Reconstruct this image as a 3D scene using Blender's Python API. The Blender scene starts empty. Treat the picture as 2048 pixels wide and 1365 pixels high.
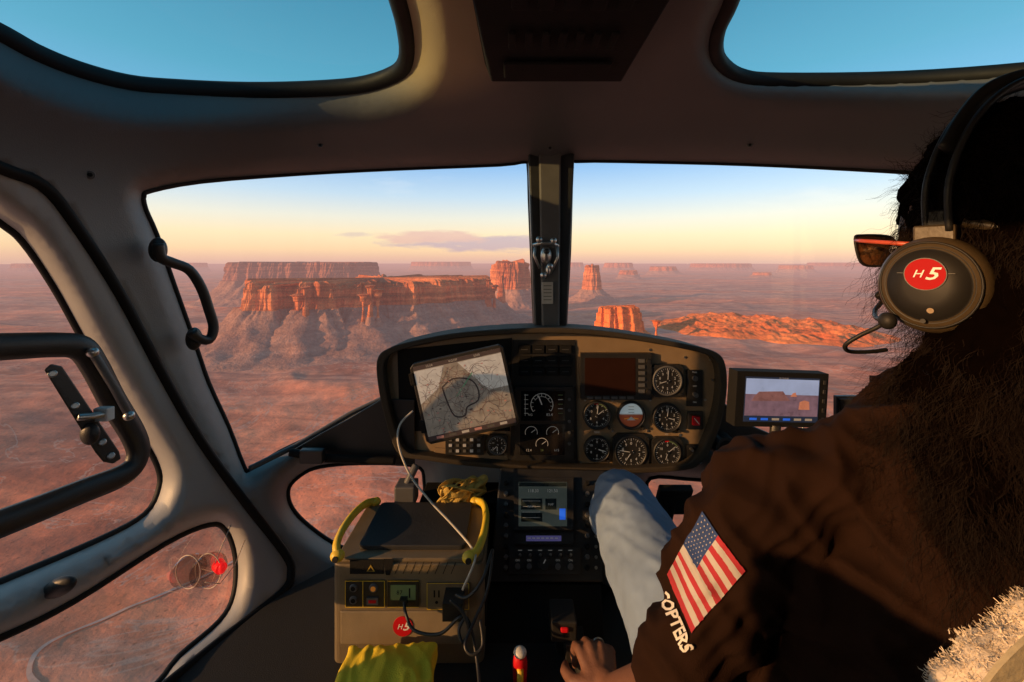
import bpy,bmesh,math,random
import numpy as np
from mathutils import Vector,Matrix,noise
from mathutils.geometry import delaunay_2d_cdt
from mathutils.bvhtree import BVHTree
random.seed(7)
sc=bpy.context.scene
F=853.33;U0=1024.0;V0=525.0
V=Vector
def W(u,v,y): return V(((u-U0)*y/F,y,-(v-V0)*y/F))
S=V((-.90,-.42,.20)).normalized()
HX=.020
# ---------------------------------------------------------------- materials
MATS={}
def M(name,col,rough=.6,metal=0.,var=.25,scale=25,bump=0.,bscale=150,emis=0.,coat=0.,spec=None):
    if name in MATS: return MATS[name]
    m=bpy.data.materials.new(name);m.use_nodes=True;nt=m.node_tree;N=nt.nodes;L=nt.links
    b=N['Principled BSDF'];b.inputs['Roughness'].default_value=rough;b.inputs['Metallic'].default_value=metal
    if spec is not None: b.inputs['Specular IOR Level'].default_value=spec
    tc=N.new('ShaderNodeTexCoord');nz=N.new('ShaderNodeTexNoise');nz.inputs['Scale'].default_value=scale;nz.inputs['Detail'].default_value=5
    L.new(tc.outputs['Object'],nz.inputs['Vector'])
    mx=N.new('ShaderNodeMix');mx.data_type='RGBA'
    mx.inputs[6].default_value=tuple(c*(1-var) for c in col)+(1,);mx.inputs[7].default_value=tuple(min(1,c*(1+var)) for c in col)+(1,)
    L.new(nz.outputs['Fac'],mx.inputs[0]);L.new(mx.outputs[2],b.inputs['Base Color'])
    if rough>.15 and metal<1:
        mr=N.new('ShaderNodeMapRange');mr.inputs[3].default_value=max(0,rough-.12);mr.inputs[4].default_value=min(1,rough+.12)
        L.new(nz.outputs['Fac'],mr.inputs[0]);L.new(mr.outputs[0],b.inputs['Roughness'])
    if bump>0:
        n2=N.new('ShaderNodeTexNoise');n2.inputs['Scale'].default_value=bscale;n2.inputs['Detail'].default_value=4
        L.new(tc.outputs['Object'],n2.inputs['Vector'])
        bp=N.new('ShaderNodeBump');bp.inputs['Strength'].default_value=bump;bp.inputs['Distance'].default_value=.003
        L.new(n2.outputs['Fac'],bp.inputs['Height']);L.new(bp.outputs['Normal'],b.inputs['Normal'])
    if emis>0:
        L.new(mx.outputs[2],b.inputs['Emission Color']);b.inputs['Emission Strength'].default_value=emis
    if coat: b.inputs['Coat Weight'].default_value=coat
    MATS[name]=m;return m
def glassmat(name,tint,refl=.05):
    m=bpy.data.materials.new(name);m.use_nodes=True;nt=m.node_tree;N=nt.nodes;L=nt.links
    N.remove(N['Principled BSDF']);out=N['Material Output']
    t=N.new('ShaderNodeBsdfTransparent');t.inputs[0].default_value=tint+(1,)
    g=N.new('ShaderNodeBsdfGlossy');g.inputs['Roughness'].default_value=.03
    mx=N.new('ShaderNodeMixShader');mx.inputs[0].default_value=refl;L.new(t.outputs[0],mx.inputs[1]);L.new(g.outputs[0],mx.inputs[2])
    L.new(mx.outputs[0],out.inputs[0]);MATS[name]=m;return m
def rockmat(name,c1,c2,c3,sc1=.004,bandscale=.05,bumpd=6,ground=False,hazek=12000.,band=.7):
    m=bpy.data.materials.new(name);m.use_nodes=True;nt=m.node_tree;N=nt.nodes;L=nt.links
    b=N['Principled BSDF'];b.inputs['Roughness'].default_value=.95;b.inputs['Specular IOR Level'].default_value=.1;out=N['Material Output']
    geo=N.new('ShaderNodeNewGeometry')
    def noi(s,d=8,vec=None,dist=0):
        n=N.new('ShaderNodeTexNoise');n.inputs['Scale'].default_value=s;n.inputs['Detail'].default_value=d;n.inputs['Roughness'].default_value=.62;n.inputs['Distortion'].default_value=dist
        L.new(vec if vec else geo.outputs['Position'],n.inputs['Vector']);return n.outputs['Fac']
    def ramp(f,a,c,pa=.35,pb=.65):
        r=N.new('ShaderNodeValToRGB');r.color_ramp.elements[0].position=pa;r.color_ramp.elements[1].position=pb
        r.color_ramp.elements[0].color=a+(1,);r.color_ramp.elements[1].color=c+(1,);L.new(f,r.inputs[0]);return r.outputs[0]
    def mix(f,a,c,mode='MIX',fv=.5):
        x=N.new('ShaderNodeMix');x.data_type='RGBA';x.blend_type=mode
        if f is None: x.inputs[0].default_value=fv
        else: L.new(f,x.inputs[0])
        L.new(a,x.inputs[6]);L.new(c,x.inputs[7]);return x.outputs[2]
    col=ramp(noi(sc1,10),c1,c2)
    if ground:
        col=mix(None,col,ramp(noi(.02,9),(.6,.6,.6),(1.3,1.3,1.3)),'MULTIPLY',.6)
        mp=N.new('ShaderNodeMapping');mp.inputs['Scale'].default_value=(.0012,.006,.004);mp.inputs['Rotation'].default_value=(0,0,.5)
        L.new(geo.outputs['Position'],mp.inputs[0])
        st=noi(1.0,9,mp.outputs[0],1.5)
        col=mix(None,col,ramp(st,(.62,.56,.58),(1.35,1.2,1.08),.4,.6),'MULTIPLY',.85)
        mp2=N.new('ShaderNodeMapping');mp2.inputs['Scale'].default_value=(.00022,.0009,.001);mp2.inputs['Rotation'].default_value=(0,0,.3);L.new(geo.outputs['Position'],mp2.inputs[0])
        col=mix(None,col,ramp(noi(1.,5,mp2.outputs[0],.5),(1.18,.70,.50),(.72,.78,.86),.42,.58),'MULTIPLY',.85)
        wn=noi(.0022,5,None,2.)
        sb=N.new('ShaderNodeMath');sb.operation='SUBTRACT';sb.inputs[1].default_value=.5;L.new(wn,sb.inputs[0])
        ab=N.new('ShaderNodeMath');ab.operation='ABSOLUTE';L.new(sb.outputs[0],ab.inputs[0])
        wf=ramp(ab.outputs[0],(.5,.5,.5),(0,0,0),.0,.010)
        cc=N.new('ShaderNodeRGB');cc.outputs[0].default_value=c3+(1,)
        col=mix(wf,col,cc.outputs[0])
        vo=N.new('ShaderNodeTexVoronoi');vo.inputs['Scale'].default_value=.09;L.new(geo.outputs['Position'],vo.inputs['Vector'])
        sp=ramp(vo.outputs['Distance'],(.5,.5,.5),(1,1,1),.10,.2)
        col=mix(None,col,sp,'MULTIPLY',.7)
    else:
        mp=N.new('ShaderNodeMapping');mp.inputs['Scale'].default_value=(.002,.002,bandscale);L.new(geo.outputs['Position'],mp.inputs[0])
        st=noi(1.,6,mp.outputs[0],.4)
        col=mix(None,col,ramp(st,(.5,.45,.45),(1.35,1.3,1.25),.38,.62),'MULTIPLY',band)
        col=mix(None,col,ramp(noi(.05,8),(.6,.6,.6),(1.25,1.25,1.25)),'MULTIPLY',.6)
    L.new(col,b.inputs['Base Color'])
    bp=N.new('ShaderNodeBump');bp.inputs['Strength'].default_value=.9;bp.inputs['Distance'].default_value=bumpd
    L.new(noi(.03 if ground else .06,10),bp.inputs['Height']);L.new(bp.outputs[0],b.inputs['Normal'])
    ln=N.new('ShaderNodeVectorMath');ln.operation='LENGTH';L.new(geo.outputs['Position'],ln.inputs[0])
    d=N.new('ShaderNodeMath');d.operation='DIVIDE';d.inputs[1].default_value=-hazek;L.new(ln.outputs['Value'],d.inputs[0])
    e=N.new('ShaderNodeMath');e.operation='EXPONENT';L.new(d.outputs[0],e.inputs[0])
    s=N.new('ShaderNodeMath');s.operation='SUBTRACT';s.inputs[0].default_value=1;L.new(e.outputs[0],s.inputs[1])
    em=N.new('ShaderNodeEmission');em.inputs[0].default_value=(.62,.36,.33,1);em.inputs[1].default_value=1  # aerial haze painted into the surface as emission growing with distance
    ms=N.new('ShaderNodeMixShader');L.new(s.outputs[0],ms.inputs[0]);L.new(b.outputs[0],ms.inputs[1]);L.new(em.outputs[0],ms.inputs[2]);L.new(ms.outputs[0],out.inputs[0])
    MATS[name]=m;return m
# ---------------------------------------------------------------- mesh builder
class MB:
    def __init__(s): s.v=[];s.f=[];s.m=[];s.mats=[];s.sm=[]
    def mi(s,mat):
        if mat not in s.mats: s.mats.append(mat)
        return s.mats.index(mat)
    def add(s,vs,fs,mat,smooth=False):
        o=len(s.v);s.v+=[V(p) for p in vs];k=s.mi(mat)
        for f in fs: s.f.append([i+o for i in f]);s.m.append(k);s.sm.append(smooth)
    def box(s,c,size,mat,R=None):
        hx,hy,hz=[q/2 for q in size];R=R or Matrix.Identity(3);c=V(c)
        vs=[c+R@V((x*hx,y*hy,z*hz)) for x in(-1,1) for y in(-1,1) for z in(-1,1)]
        s.add(vs,[(0,1,3,2),(4,6,7,5),(0,4,5,1),(2,3,7,6),(0,2,6,4),(1,5,7,3)],mat)
    def hexa(s,a,b,mat):
        n=len(a);s.add(list(a)+list(b),[list(range(n))[::-1],[i+n for i in range(n)]]+[(i,(i+1)%n,(i+1)%n+n,i+n) for i in range(n)],mat)
    def tube(s,pts,r,mat,seg=10,closed=False,flat=1.):
        pts=[V(p) for p in pts];n=len(pts);rs=r if isinstance(r,(list,tuple)) else [r]*n
        vs=[];fs=[];pn=None
        for i,p in enumerate(pts):
            t=(pts[(i+1)%n]-pts[i-1]) if closed else (pts[min(i+1,n-1)]-pts[max(i-1,0)])
            t.normalize()
            if pn is None:
                a=V((0,0,1)) if abs(t.z)<.9 else V((1,0,0));pn=t.cross(a).normalized()
            pn=(pn-t*pn.dot(t)).normalized();bn=t.cross(pn)
            for k in range(seg):
                an=2*math.pi*k/seg;vs.append(p+(pn*math.cos(an)*flat+bn*math.sin(an))*rs[i])
        for i in range(n if closed else n-1):
            j=(i+1)%n
            for k in range(seg):
                l=(k+1)%seg;fs.append((i*seg+k,i*seg+l,j*seg+l,j*seg+k))
        if not closed: fs+= [list(range(seg))[::-1],[(n-1)*seg+k for k in range(seg)]]
        s.add(vs,fs,mat,True)
    def cyl(s,p0,p1,r0,mat,r1=None,seg=28):
        r1=r0 if r1 is None else r1;p0=V(p0);p1=V(p1);t=(p1-p0).normalized();a=V((0,0,1)) if abs(t.z)<.9 else V((1,0,0))
        x=t.cross(a).normalized();y=t.cross(x)
        A=[p0+(x*math.cos(2*math.pi*k/seg)+y*math.sin(2*math.pi*k/seg))*r0 for k in range(seg)]
        B=[p1+(x*math.cos(2*math.pi*k/seg)+y*math.sin(2*math.pi*k/seg))*r1 for k in range(seg)]
        s.hexa(A,B,mat)
    def ell(s,c,r,mat,R=None,u=20,w=12):
        R=R or Matrix.Identity(3);c=V(c);r=(r,r,r) if not hasattr(r,'__len__') else r
        vs=[c+R@V((0,0,-r[2]))];fs=[]
        for j in range(1,w):
            ph=-math.pi/2+math.pi*j/w
            for i in range(u):
                th=2*math.pi*i/u;vs.append(c+R@V((r[0]*math.cos(ph)*math.cos(th),r[1]*math.cos(ph)*math.sin(th),r[2]*math.sin(ph))))
        vs.append(c+R@V((0,0,r[2])));top=len(vs)-1
        for i in range(u):
            k=(i+1)%u;fs.append((0,1+k,1+i));fs.append((top,1+(w-2)*u+i,1+(w-2)*u+k))
            for j in range(w-2): fs.append((1+j*u+i,1+j*u+k,1+(j+1)*u+k,1+(j+1)*u+i))
        s.add(vs,fs,mat,True)
    def cap(s,a,b,ra,rb,mat=None):
        a=V(a);b=V(b)
        s.ell(a,ra,mat);s.ell(b,rb,mat)
        s.cyl(a,b,ra,mat,rb,20)
WL={}
def finish(name,me,parent=None,label=None,cat=None,kind=None,group=None,bevel=0,origin=True,dx=0.):
    o=bpy.data.objects.new(name,me);sc.collection.objects.link(o)
    loc=V((0,0,0))
    if dx: me.transform(Matrix.Translation(V((dx,0,0))))
    if origin and len(me.vertices):
        co=np.empty(len(me.vertices)*3);me.vertices.foreach_get('co',co);co=co.reshape(-1,3)
        loc=V(((co[:,0].min()+co[:,0].max())/2,(co[:,1].min()+co[:,1].max())/2,co[:,2].min()))
        me.transform(Matrix.Translation(-loc))
    WL[o.name]=loc
    if parent: o.parent=parent;o.location=loc-WL[parent.name]
    else: o.location=loc
    if label:o['label']=label
    if cat:o['category']=cat
    if kind:o['kind']=kind
    if group:o['group']=group
    if bevel:
        b=o.modifiers.new('b','BEVEL');b.width=bevel;b.segments=2;b.limit_method='ANGLE';b.angle_limit=math.radians(35)
    return o
def obj(name,mb,parent=None,**k):
    me=bpy.data.meshes.new(name);me.from_pydata([tuple(p) for p in mb.v],[],mb.f)
    for m in mb.mats: me.materials.append(m)
    me.polygons.foreach_set('material_index',mb.m);me.polygons.foreach_set('use_smooth',mb.sm)
    me.update()
    bm=bmesh.new();bm.from_mesh(me);bmesh.ops.recalc_face_normals(bm,faces=bm.faces);bm.to_mesh(me);bm.free()
    return finish(name,me,parent,**k)
def empty(name,loc,label,cat,parent=None):
    o=bpy.data.objects.new(name,None);sc.collection.objects.link(o);o.empty_display_size=.1
    o.location=loc;WL[o.name]=V(loc)
    if label:o['label']=label
    if cat:o['category']=cat
    if parent:o.parent=parent;o.location=V(loc)-WL[parent.name]
    return o
def evalmesh(o):
    dg=bpy.context.evaluated_depsgraph_get();me=bpy.data.meshes.new_from_object(o.evaluated_get(dg));return me
def organic(mb,voxel,mat,smooth=6,disp=None):
    me=bpy.data.meshes.new('tmp');me.from_pydata([tuple(p) for p in mb.v],[],mb.f);o=bpy.data.objects.new('tmp',me);sc.collection.objects.link(o)
    bm=bmesh.new();bm.from_mesh(me);bmesh.ops.recalc_face_normals(bm,faces=bm.faces);bm.to_mesh(me);bm.free()
    r=o.modifiers.new('r','REMESH');r.mode='VOXEL';r.voxel_size=voxel
    if smooth: q=o.modifiers.new('s','SMOOTH');q.iterations=smooth;q.factor=.5
    bpy.context.view_layer.update();m2=evalmesh(o)
    bpy.data.objects.remove(o);bpy.data.meshes.remove(me)
    m2.materials.clear();m2.materials.append(mat)
    m2.polygons.foreach_set('use_smooth',[True]*len(m2.polygons));m2.polygons.foreach_set('material_index',[0]*len(m2.polygons))
    if disp:
        nn=[v.normal.copy() for v in m2.vertices]
        for v,n in zip(m2.vertices,nn): v.co+=n*disp(v.co.copy())
    m2.update();return m2
TC={}
def textgeo(txt,bold=0.,shear=0.):
    key=(txt,bold,shear)
    if key not in TC:
        cu=bpy.data.curves.new('t','FONT');cu.body=txt;cu.size=1;cu.align_x='CENTER';cu.align_y='CENTER';cu.resolution_u=2;cu.offset=bold;cu.shear=shear
        o=bpy.data.objects.new('t',cu);sc.collection.objects.link(o);bpy.context.view_layer.update()
        me=evalmesh(o);TC[key]=([v.co.copy() for v in me.vertices],[list(p.vertices) for p in me.polygons])
        bpy.data.objects.remove(o);bpy.data.curves.remove(cu)
    return TC[key]
class PF: # a flat face of a real object, with its in-plane axes
    def __init__(s,fn,X,Y,N): s.fn=fn;s.X=V(X);s.Y=V(Y);s.N=V(N)
    def rect(s,mb,u0,v0,u1,v1,h0,h1,mat):
        c=[s.fn(u0,v0),s.fn(u1,v0),s.fn(u1,v1),s.fn(u0,v1)]
        mb.hexa([p+s.N*h0 for p in c],[p+s.N*h1 for p in c],mat)
    def poly(s,mb,pts,h0,h1,mat):
        c=[s.fn(*p) for p in pts];mb.hexa([p+s.N*h0 for p in c],[p+s.N*h1 for p in c],mat)
    def disc(s,mb,u,v,r,h0,h1,mat,r1=None,seg=28):
        c=s.fn(u,v);mb.cyl(c+s.N*h0,c+s.N*h1,r,mat,r1,seg)
    def line(s,mb,a,b,w,h,mat):
        a=s.fn(*a)+s.N*h;b=s.fn(*b)+s.N*h;t=(b-a).normalized();q=s.N.cross(t)*w/2
        mb.add([a-q,b-q,b+q,a+q],[(0,1,2,3)],mat)
    def text(s,mb,t,u,v,size,h,mat,rot=0,sx=1.,bold=0.,shear=0.):
        vs,fs=textgeo(t,bold,shear);c=s.fn(u,v)+s.N*h;ca,sa=math.cos(rot),math.sin(rot)
        mb.add([c+s.X*((p.x*ca*sx-p.y*sa)*size)+s.Y*((p.x*sa*sx+p.y*ca)*size) for p in vs],fs,mat)
def cat(pts,k=5,closed=True):
    out=[];n=len(pts)
    P=[np.array(p,float) for p in pts]
    rng=range(n) if closed else range(n-1)
    for i in rng:
        if closed:a,b,c,d=P[i-1],P[i],P[(i+1)%n],P[(i+2)%n]
        else:a,b,c,d=P[max(i-1,0)],P[i],P[i+1],P[min(i+2,n-1)]
        for j in range(k):
            t=j/k;out.append(.5*((2*b)+(c-a)*t+(2*a-5*b+4*c-d)*t*t+(3*b-a-3*c+d)*t**3))
    if not closed: out.append(P[-1])
    return [tuple(q) for q in out]
# ---------------------------------------------------------------- palette
BLK=M('black_plastic',(.020,.019,.018),.45,bump=.15,bscale=400)
BLKM=M('black_matte',(.010,.010,.010),.85,bump=.3,bscale=300,spec=.2)
RUB=M('rubber_seal',(.008,.008,.008),.6,spec=.2)
LIN=M('cabin_lining',(.23,.222,.21),.55,var=.10,scale=6,bump=.2,bscale=500)
LIN2=M('door_lining',(.32,.315,.305),.45,var=.10,scale=6,bump=.15,bscale=500)
ROOF=M('roof_lining',(.11,.103,.095),.8,var=.12,scale=5,bump=.35,bscale=600)
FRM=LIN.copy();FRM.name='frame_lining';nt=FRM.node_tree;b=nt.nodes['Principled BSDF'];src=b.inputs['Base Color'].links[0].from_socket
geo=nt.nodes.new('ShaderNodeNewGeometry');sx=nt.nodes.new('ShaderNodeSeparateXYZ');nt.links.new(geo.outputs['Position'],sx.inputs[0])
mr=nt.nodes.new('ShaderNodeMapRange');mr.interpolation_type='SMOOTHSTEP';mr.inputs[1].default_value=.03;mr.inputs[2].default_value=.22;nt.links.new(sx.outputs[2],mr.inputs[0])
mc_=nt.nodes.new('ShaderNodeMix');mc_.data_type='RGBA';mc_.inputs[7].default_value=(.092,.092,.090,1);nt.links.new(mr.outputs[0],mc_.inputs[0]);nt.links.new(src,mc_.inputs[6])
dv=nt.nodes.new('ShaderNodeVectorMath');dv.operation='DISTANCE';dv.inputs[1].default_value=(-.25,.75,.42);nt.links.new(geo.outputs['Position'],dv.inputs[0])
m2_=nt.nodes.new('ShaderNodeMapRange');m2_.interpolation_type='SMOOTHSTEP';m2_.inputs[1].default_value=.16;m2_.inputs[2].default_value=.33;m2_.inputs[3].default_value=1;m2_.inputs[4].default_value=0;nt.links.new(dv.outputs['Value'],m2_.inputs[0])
md_=nt.nodes.new('ShaderNodeMix');md_.data_type='RGBA';nt.links.new(m2_.outputs[0],md_.inputs[0]);nt.links.new(mc_.outputs[2],md_.inputs[6]);md_.inputs[7].default_value=(.40,.32,.18,1);nt.links.new(md_.outputs[2],b.inputs['Base Color'])  # golden sun glow painted into the lining beside the left roof window
PAN=M('panel_paint',(.26,.18,.10),.5,var=.2,scale=30,bump=.25,bscale=500)
HOOD=M('panel_hood',(.042,.033,.022),.7,var=.2,scale=30,bump=.4,bscale=500,spec=.3)
GRY=M('grey_plastic',(.10,.10,.10),.5,bump=.2,bscale=400)
MET=M('brushed_metal',(.5,.5,.48),.35,1.)
WHT=M('white_marking',(.42,.41,.38),.5,var=.1,emis=.12)
SCR=M('dark_screen',(.008,.008,.009),.12,var=.1)
YEL=M('yellow_plastic',(.80,.55,.04),.45)
RED=M('red_plastic',(.55,.010,.018),.5,spec=.2)
DIAL=M('dial_black',(.012,.012,.012),.5)
FLOOR=M('floor_carpet',(.018,.017,.016),.95,bump=.5,bscale=700)
BLU=M('blue_screen',(.02,.12,.7),.3,emis=.6)
GRN=M('green_screen',(.10,.14,.06),.3,emis=.1)
ORG=M('orange_mark',(.8,.3,.04),.4,emis=.1)
# ---------------------------------------------------------------- world, sun, camera
w=bpy.data.worlds.new('World');sc.world=w;w.use_nodes=True;nt=w.node_tree;N=nt.nodes;L=nt.links
bg=N['Background'];bg.inputs[1].default_value=.12
sky=N.new('ShaderNodeTexSky');sky.sky_type='NISHITA';sky.sun_disc=False;sky.sun_elevation=math.asin(S.z);sky.sun_rotation=math.atan2(S.x,S.y)%(2*math.pi)
tc=N.new('ShaderNodeTexCoord');sp=N.new('ShaderNodeSeparateXYZ');L.new(tc.outputs['Generated'],sp.inputs[0])
cr=N.new('ShaderNodeValToRGB');el=cr.color_ramp.elements
cols=[(0,(.72,.42,.37)),(.012,(.80,.47,.36)),(.028,(.90,.58,.36)),(.06,(.92,.69,.42)),(.10,(.80,.74,.62)),(.15,(.50,.64,.78)),(.215,(.24,.46,.78)),(.36,(.095,.36,.52)),(.52,(.045,.25,.39)),(1,(.03,.15,.28))]
el[0].position=0;el[0].color=cols[0][1]+(1,);el[1].position=1;el[1].color=cols[-1][1]+(1,)
for p,c in cols[1:-1]: e=el.new(p);e.color=c+(1,)
L.new(sp.outputs[2],cr.inputs[0])
def mth(op,a,b=None):
    n=N.new('ShaderNodeMath');n.operation=op
    for i,x in enumerate((a,b)):
        if x is None: continue
        if isinstance(x,(int,float)): n.inputs[i].default_value=x
        else: L.new(x,n.inputs[i])
    return n.outputs[0]
az=mth('DIVIDE',sp.outputs[0],sp.outputs[1]);elv=mth('DIVIDE',sp.outputs[2],sp.outputs[1])
def cloud(au,av,wu,wv,scale,thr,col,prev,amt):
    du=mth('DIVIDE',mth('SUBTRACT',az,(au-U0)/F),wu/F);dv=mth('DIVIDE',mth('SUBTRACT',elv,(V0-av)/F),wv/F)
    r=mth('SQRT',mth('ADD',mth('MULTIPLY',du,du),mth('MULTIPLY',dv,dv)))
    cb=N.new('ShaderNodeCombineXYZ');L.new(mth('MULTIPLY',az,scale),cb.inputs[0]);L.new(mth('MULTIPLY',elv,scale*5),cb.inputs[1]);cb.inputs[2].default_value=au*.01
    nz=N.new('ShaderNodeTexNoise');nz.inputs['Scale'].default_value=1;nz.inputs['Detail'].default_value=8;nz.inputs['Roughness'].default_value=.6;L.new(cb.outputs[0],nz.inputs['Vector'])
    f=mth('SUBTRACT',mth('ADD',nz.outputs['Fac'],mth('MULTIPLY',mth('SUBTRACT',1.,r),.55)),thr)
    mr=N.new('ShaderNodeMapRange');mr.inputs[1].default_value=0;mr.inputs[2].default_value=.25;mr.inputs[3].default_value=0;mr.inputs[4].default_value=amt;L.new(f,mr.inputs[0])
    fr=mth('MULTIPLY',mr.outputs[0],mth('GREATER_THAN',sp.outputs[1],0.))
    mx=N.new('ShaderNodeMix');mx.data_type='RGBA';L.new(fr,mx.inputs[0]);L.new(prev,mx.inputs[6]);mx.inputs[7].default_value=col+(1,);return mx.outputs[2]
c=cloud(940,486,210,20,9,.54,(.50,.33,.42),cr.outputs[0],.95)
c=cloud(860,475,120,16,12,.52,(.74,.40,.36),c,.85)
c=cloud(705,469,60,8,12,.68,(.6,.42,.42),c,.6)
c=cloud(1640,400,260,70,5,.85,(.85,.8,.72),c,.35)
c=cloud(800,370,260,60,5,.9,(.8,.82,.85),c,.35)
ns=N.new('ShaderNodeMix');ns.data_type='RGBA';ns.blend_type='ADD';ns.clamp_result=False;ns.inputs[0].default_value=.5
sca=N.new('ShaderNodeVectorMath');sca.operation='SCALE';sca.inputs['Scale'].default_value=8.0;L.new(c,sca.inputs[0])
L.new(sca.outputs[0],ns.inputs[6]);L.new(sky.outputs[0],ns.inputs[7]);L.new(ns.outputs[2],bg.inputs[0])
ld=bpy.data.lights.new('sun','SUN');ld.energy=5;ld.angle=math.radians(.5);ld.color=(1,.54,.22)
lo=bpy.data.objects.new('sun',ld);sc.collection.objects.link(lo);lo.rotation_euler=S.to_track_quat('Z','Y').to_euler()
cd=bpy.data.cameras.new('camera');cam=bpy.data.objects.new('camera',cd);sc.collection.objects.link(cam)
cam.rotation_euler=(math.radians(90),0,0);cd.lens=15;cd.sensor_width=36;cd.shift_y=-157.5/2048;cd.clip_start=.02;cd.clip_end=300000;sc.camera=cam
sc.view_settings.view_transform='Standard';sc.view_settings.look='None';sc.view_settings.exposure=0
# ---------------------------------------------------------------- terrain
HG=-350.
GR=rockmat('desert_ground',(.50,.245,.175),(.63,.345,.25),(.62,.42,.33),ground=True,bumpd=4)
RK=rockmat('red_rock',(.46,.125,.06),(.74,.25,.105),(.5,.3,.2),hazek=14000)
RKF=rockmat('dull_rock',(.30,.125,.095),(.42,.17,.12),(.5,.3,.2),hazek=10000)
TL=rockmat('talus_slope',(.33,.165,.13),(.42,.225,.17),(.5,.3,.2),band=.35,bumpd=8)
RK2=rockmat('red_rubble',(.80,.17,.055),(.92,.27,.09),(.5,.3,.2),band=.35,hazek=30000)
TRK=rockmat('dirt_track_soil',(.54,.34,.28),(.60,.40,.33),(.5,.3,.2),band=.1,bumpd=1)
def gh(x,y):
    d=math.hypot(x,y);a=noise.fractal(V((x/1100,y/1100,3.1)),1,2,7)*24
    r=1-abs(noise.noise(V((x/520+.3*noise.noise(V((x/300,y/300,1))),y/380,8.))))*2
    return a+r*r*r*16*min(1,d/700)+noise.fractal(V((x/120,y/120,1.)),1,2,4)*3.5-8
mb=MB();NR=330;NA=640;vs=[];fs=[]
for i in range(NR):
    r=80*(1500**(i/(NR-1)))
    for j in range(NA):
        a=math.radians(-20)+math.radians(220)*j/(NA-1);x=r*math.cos(a);y=r*math.sin(a)
        vs.append((x,y,HG+(gh(x,y) if r<20000 else 0)))
for i in range(NR-1):
    for j in range(NA-1):
        fs.append((i*NA+j,i*NA+j+1,(i+1)*NA+j+1,(i+1)*NA+j))
mb.add(vs,fs,GR,True);obj('ground',mb,kind='structure',origin=False)
gbv=BVHTree.FromPolygons([V(p) for p in vs],fs)
def track(name,pts,wd):
    c=[np.array(q) for q in cat(pts,16,False)];vs=[];fs=[]
    for i,p in enumerate(c):
        t=c[min(i+1,len(c)-1)]-c[max(i-1,0)];t=t/np.linalg.norm(t);q=np.array((-t[1],t[0]))*wd/2*(1+.4*noise.noise(V((p[0]/20,p[1]/20,0))))
        for s_ in(-1,1):
            x,y=p+q*s_;h=gbv.ray_cast(V((x,y,0)),V((0,0,-1)));vs.append((x,y,(h[0].z if h[0] else HG)+.9))
    for i in range(len(c)-1): fs.append((2*i,2*i+1,2*i+3,2*i+2))
    m=MB();m.add(vs,fs,TRK,True);obj(name,m,kind='structure')
track('dirt_track',[(-300,560),(-360,480),(-405,425),(-425,390),(-400,355),(-340,345),(-250,360),(-120,340)],4)
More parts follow.
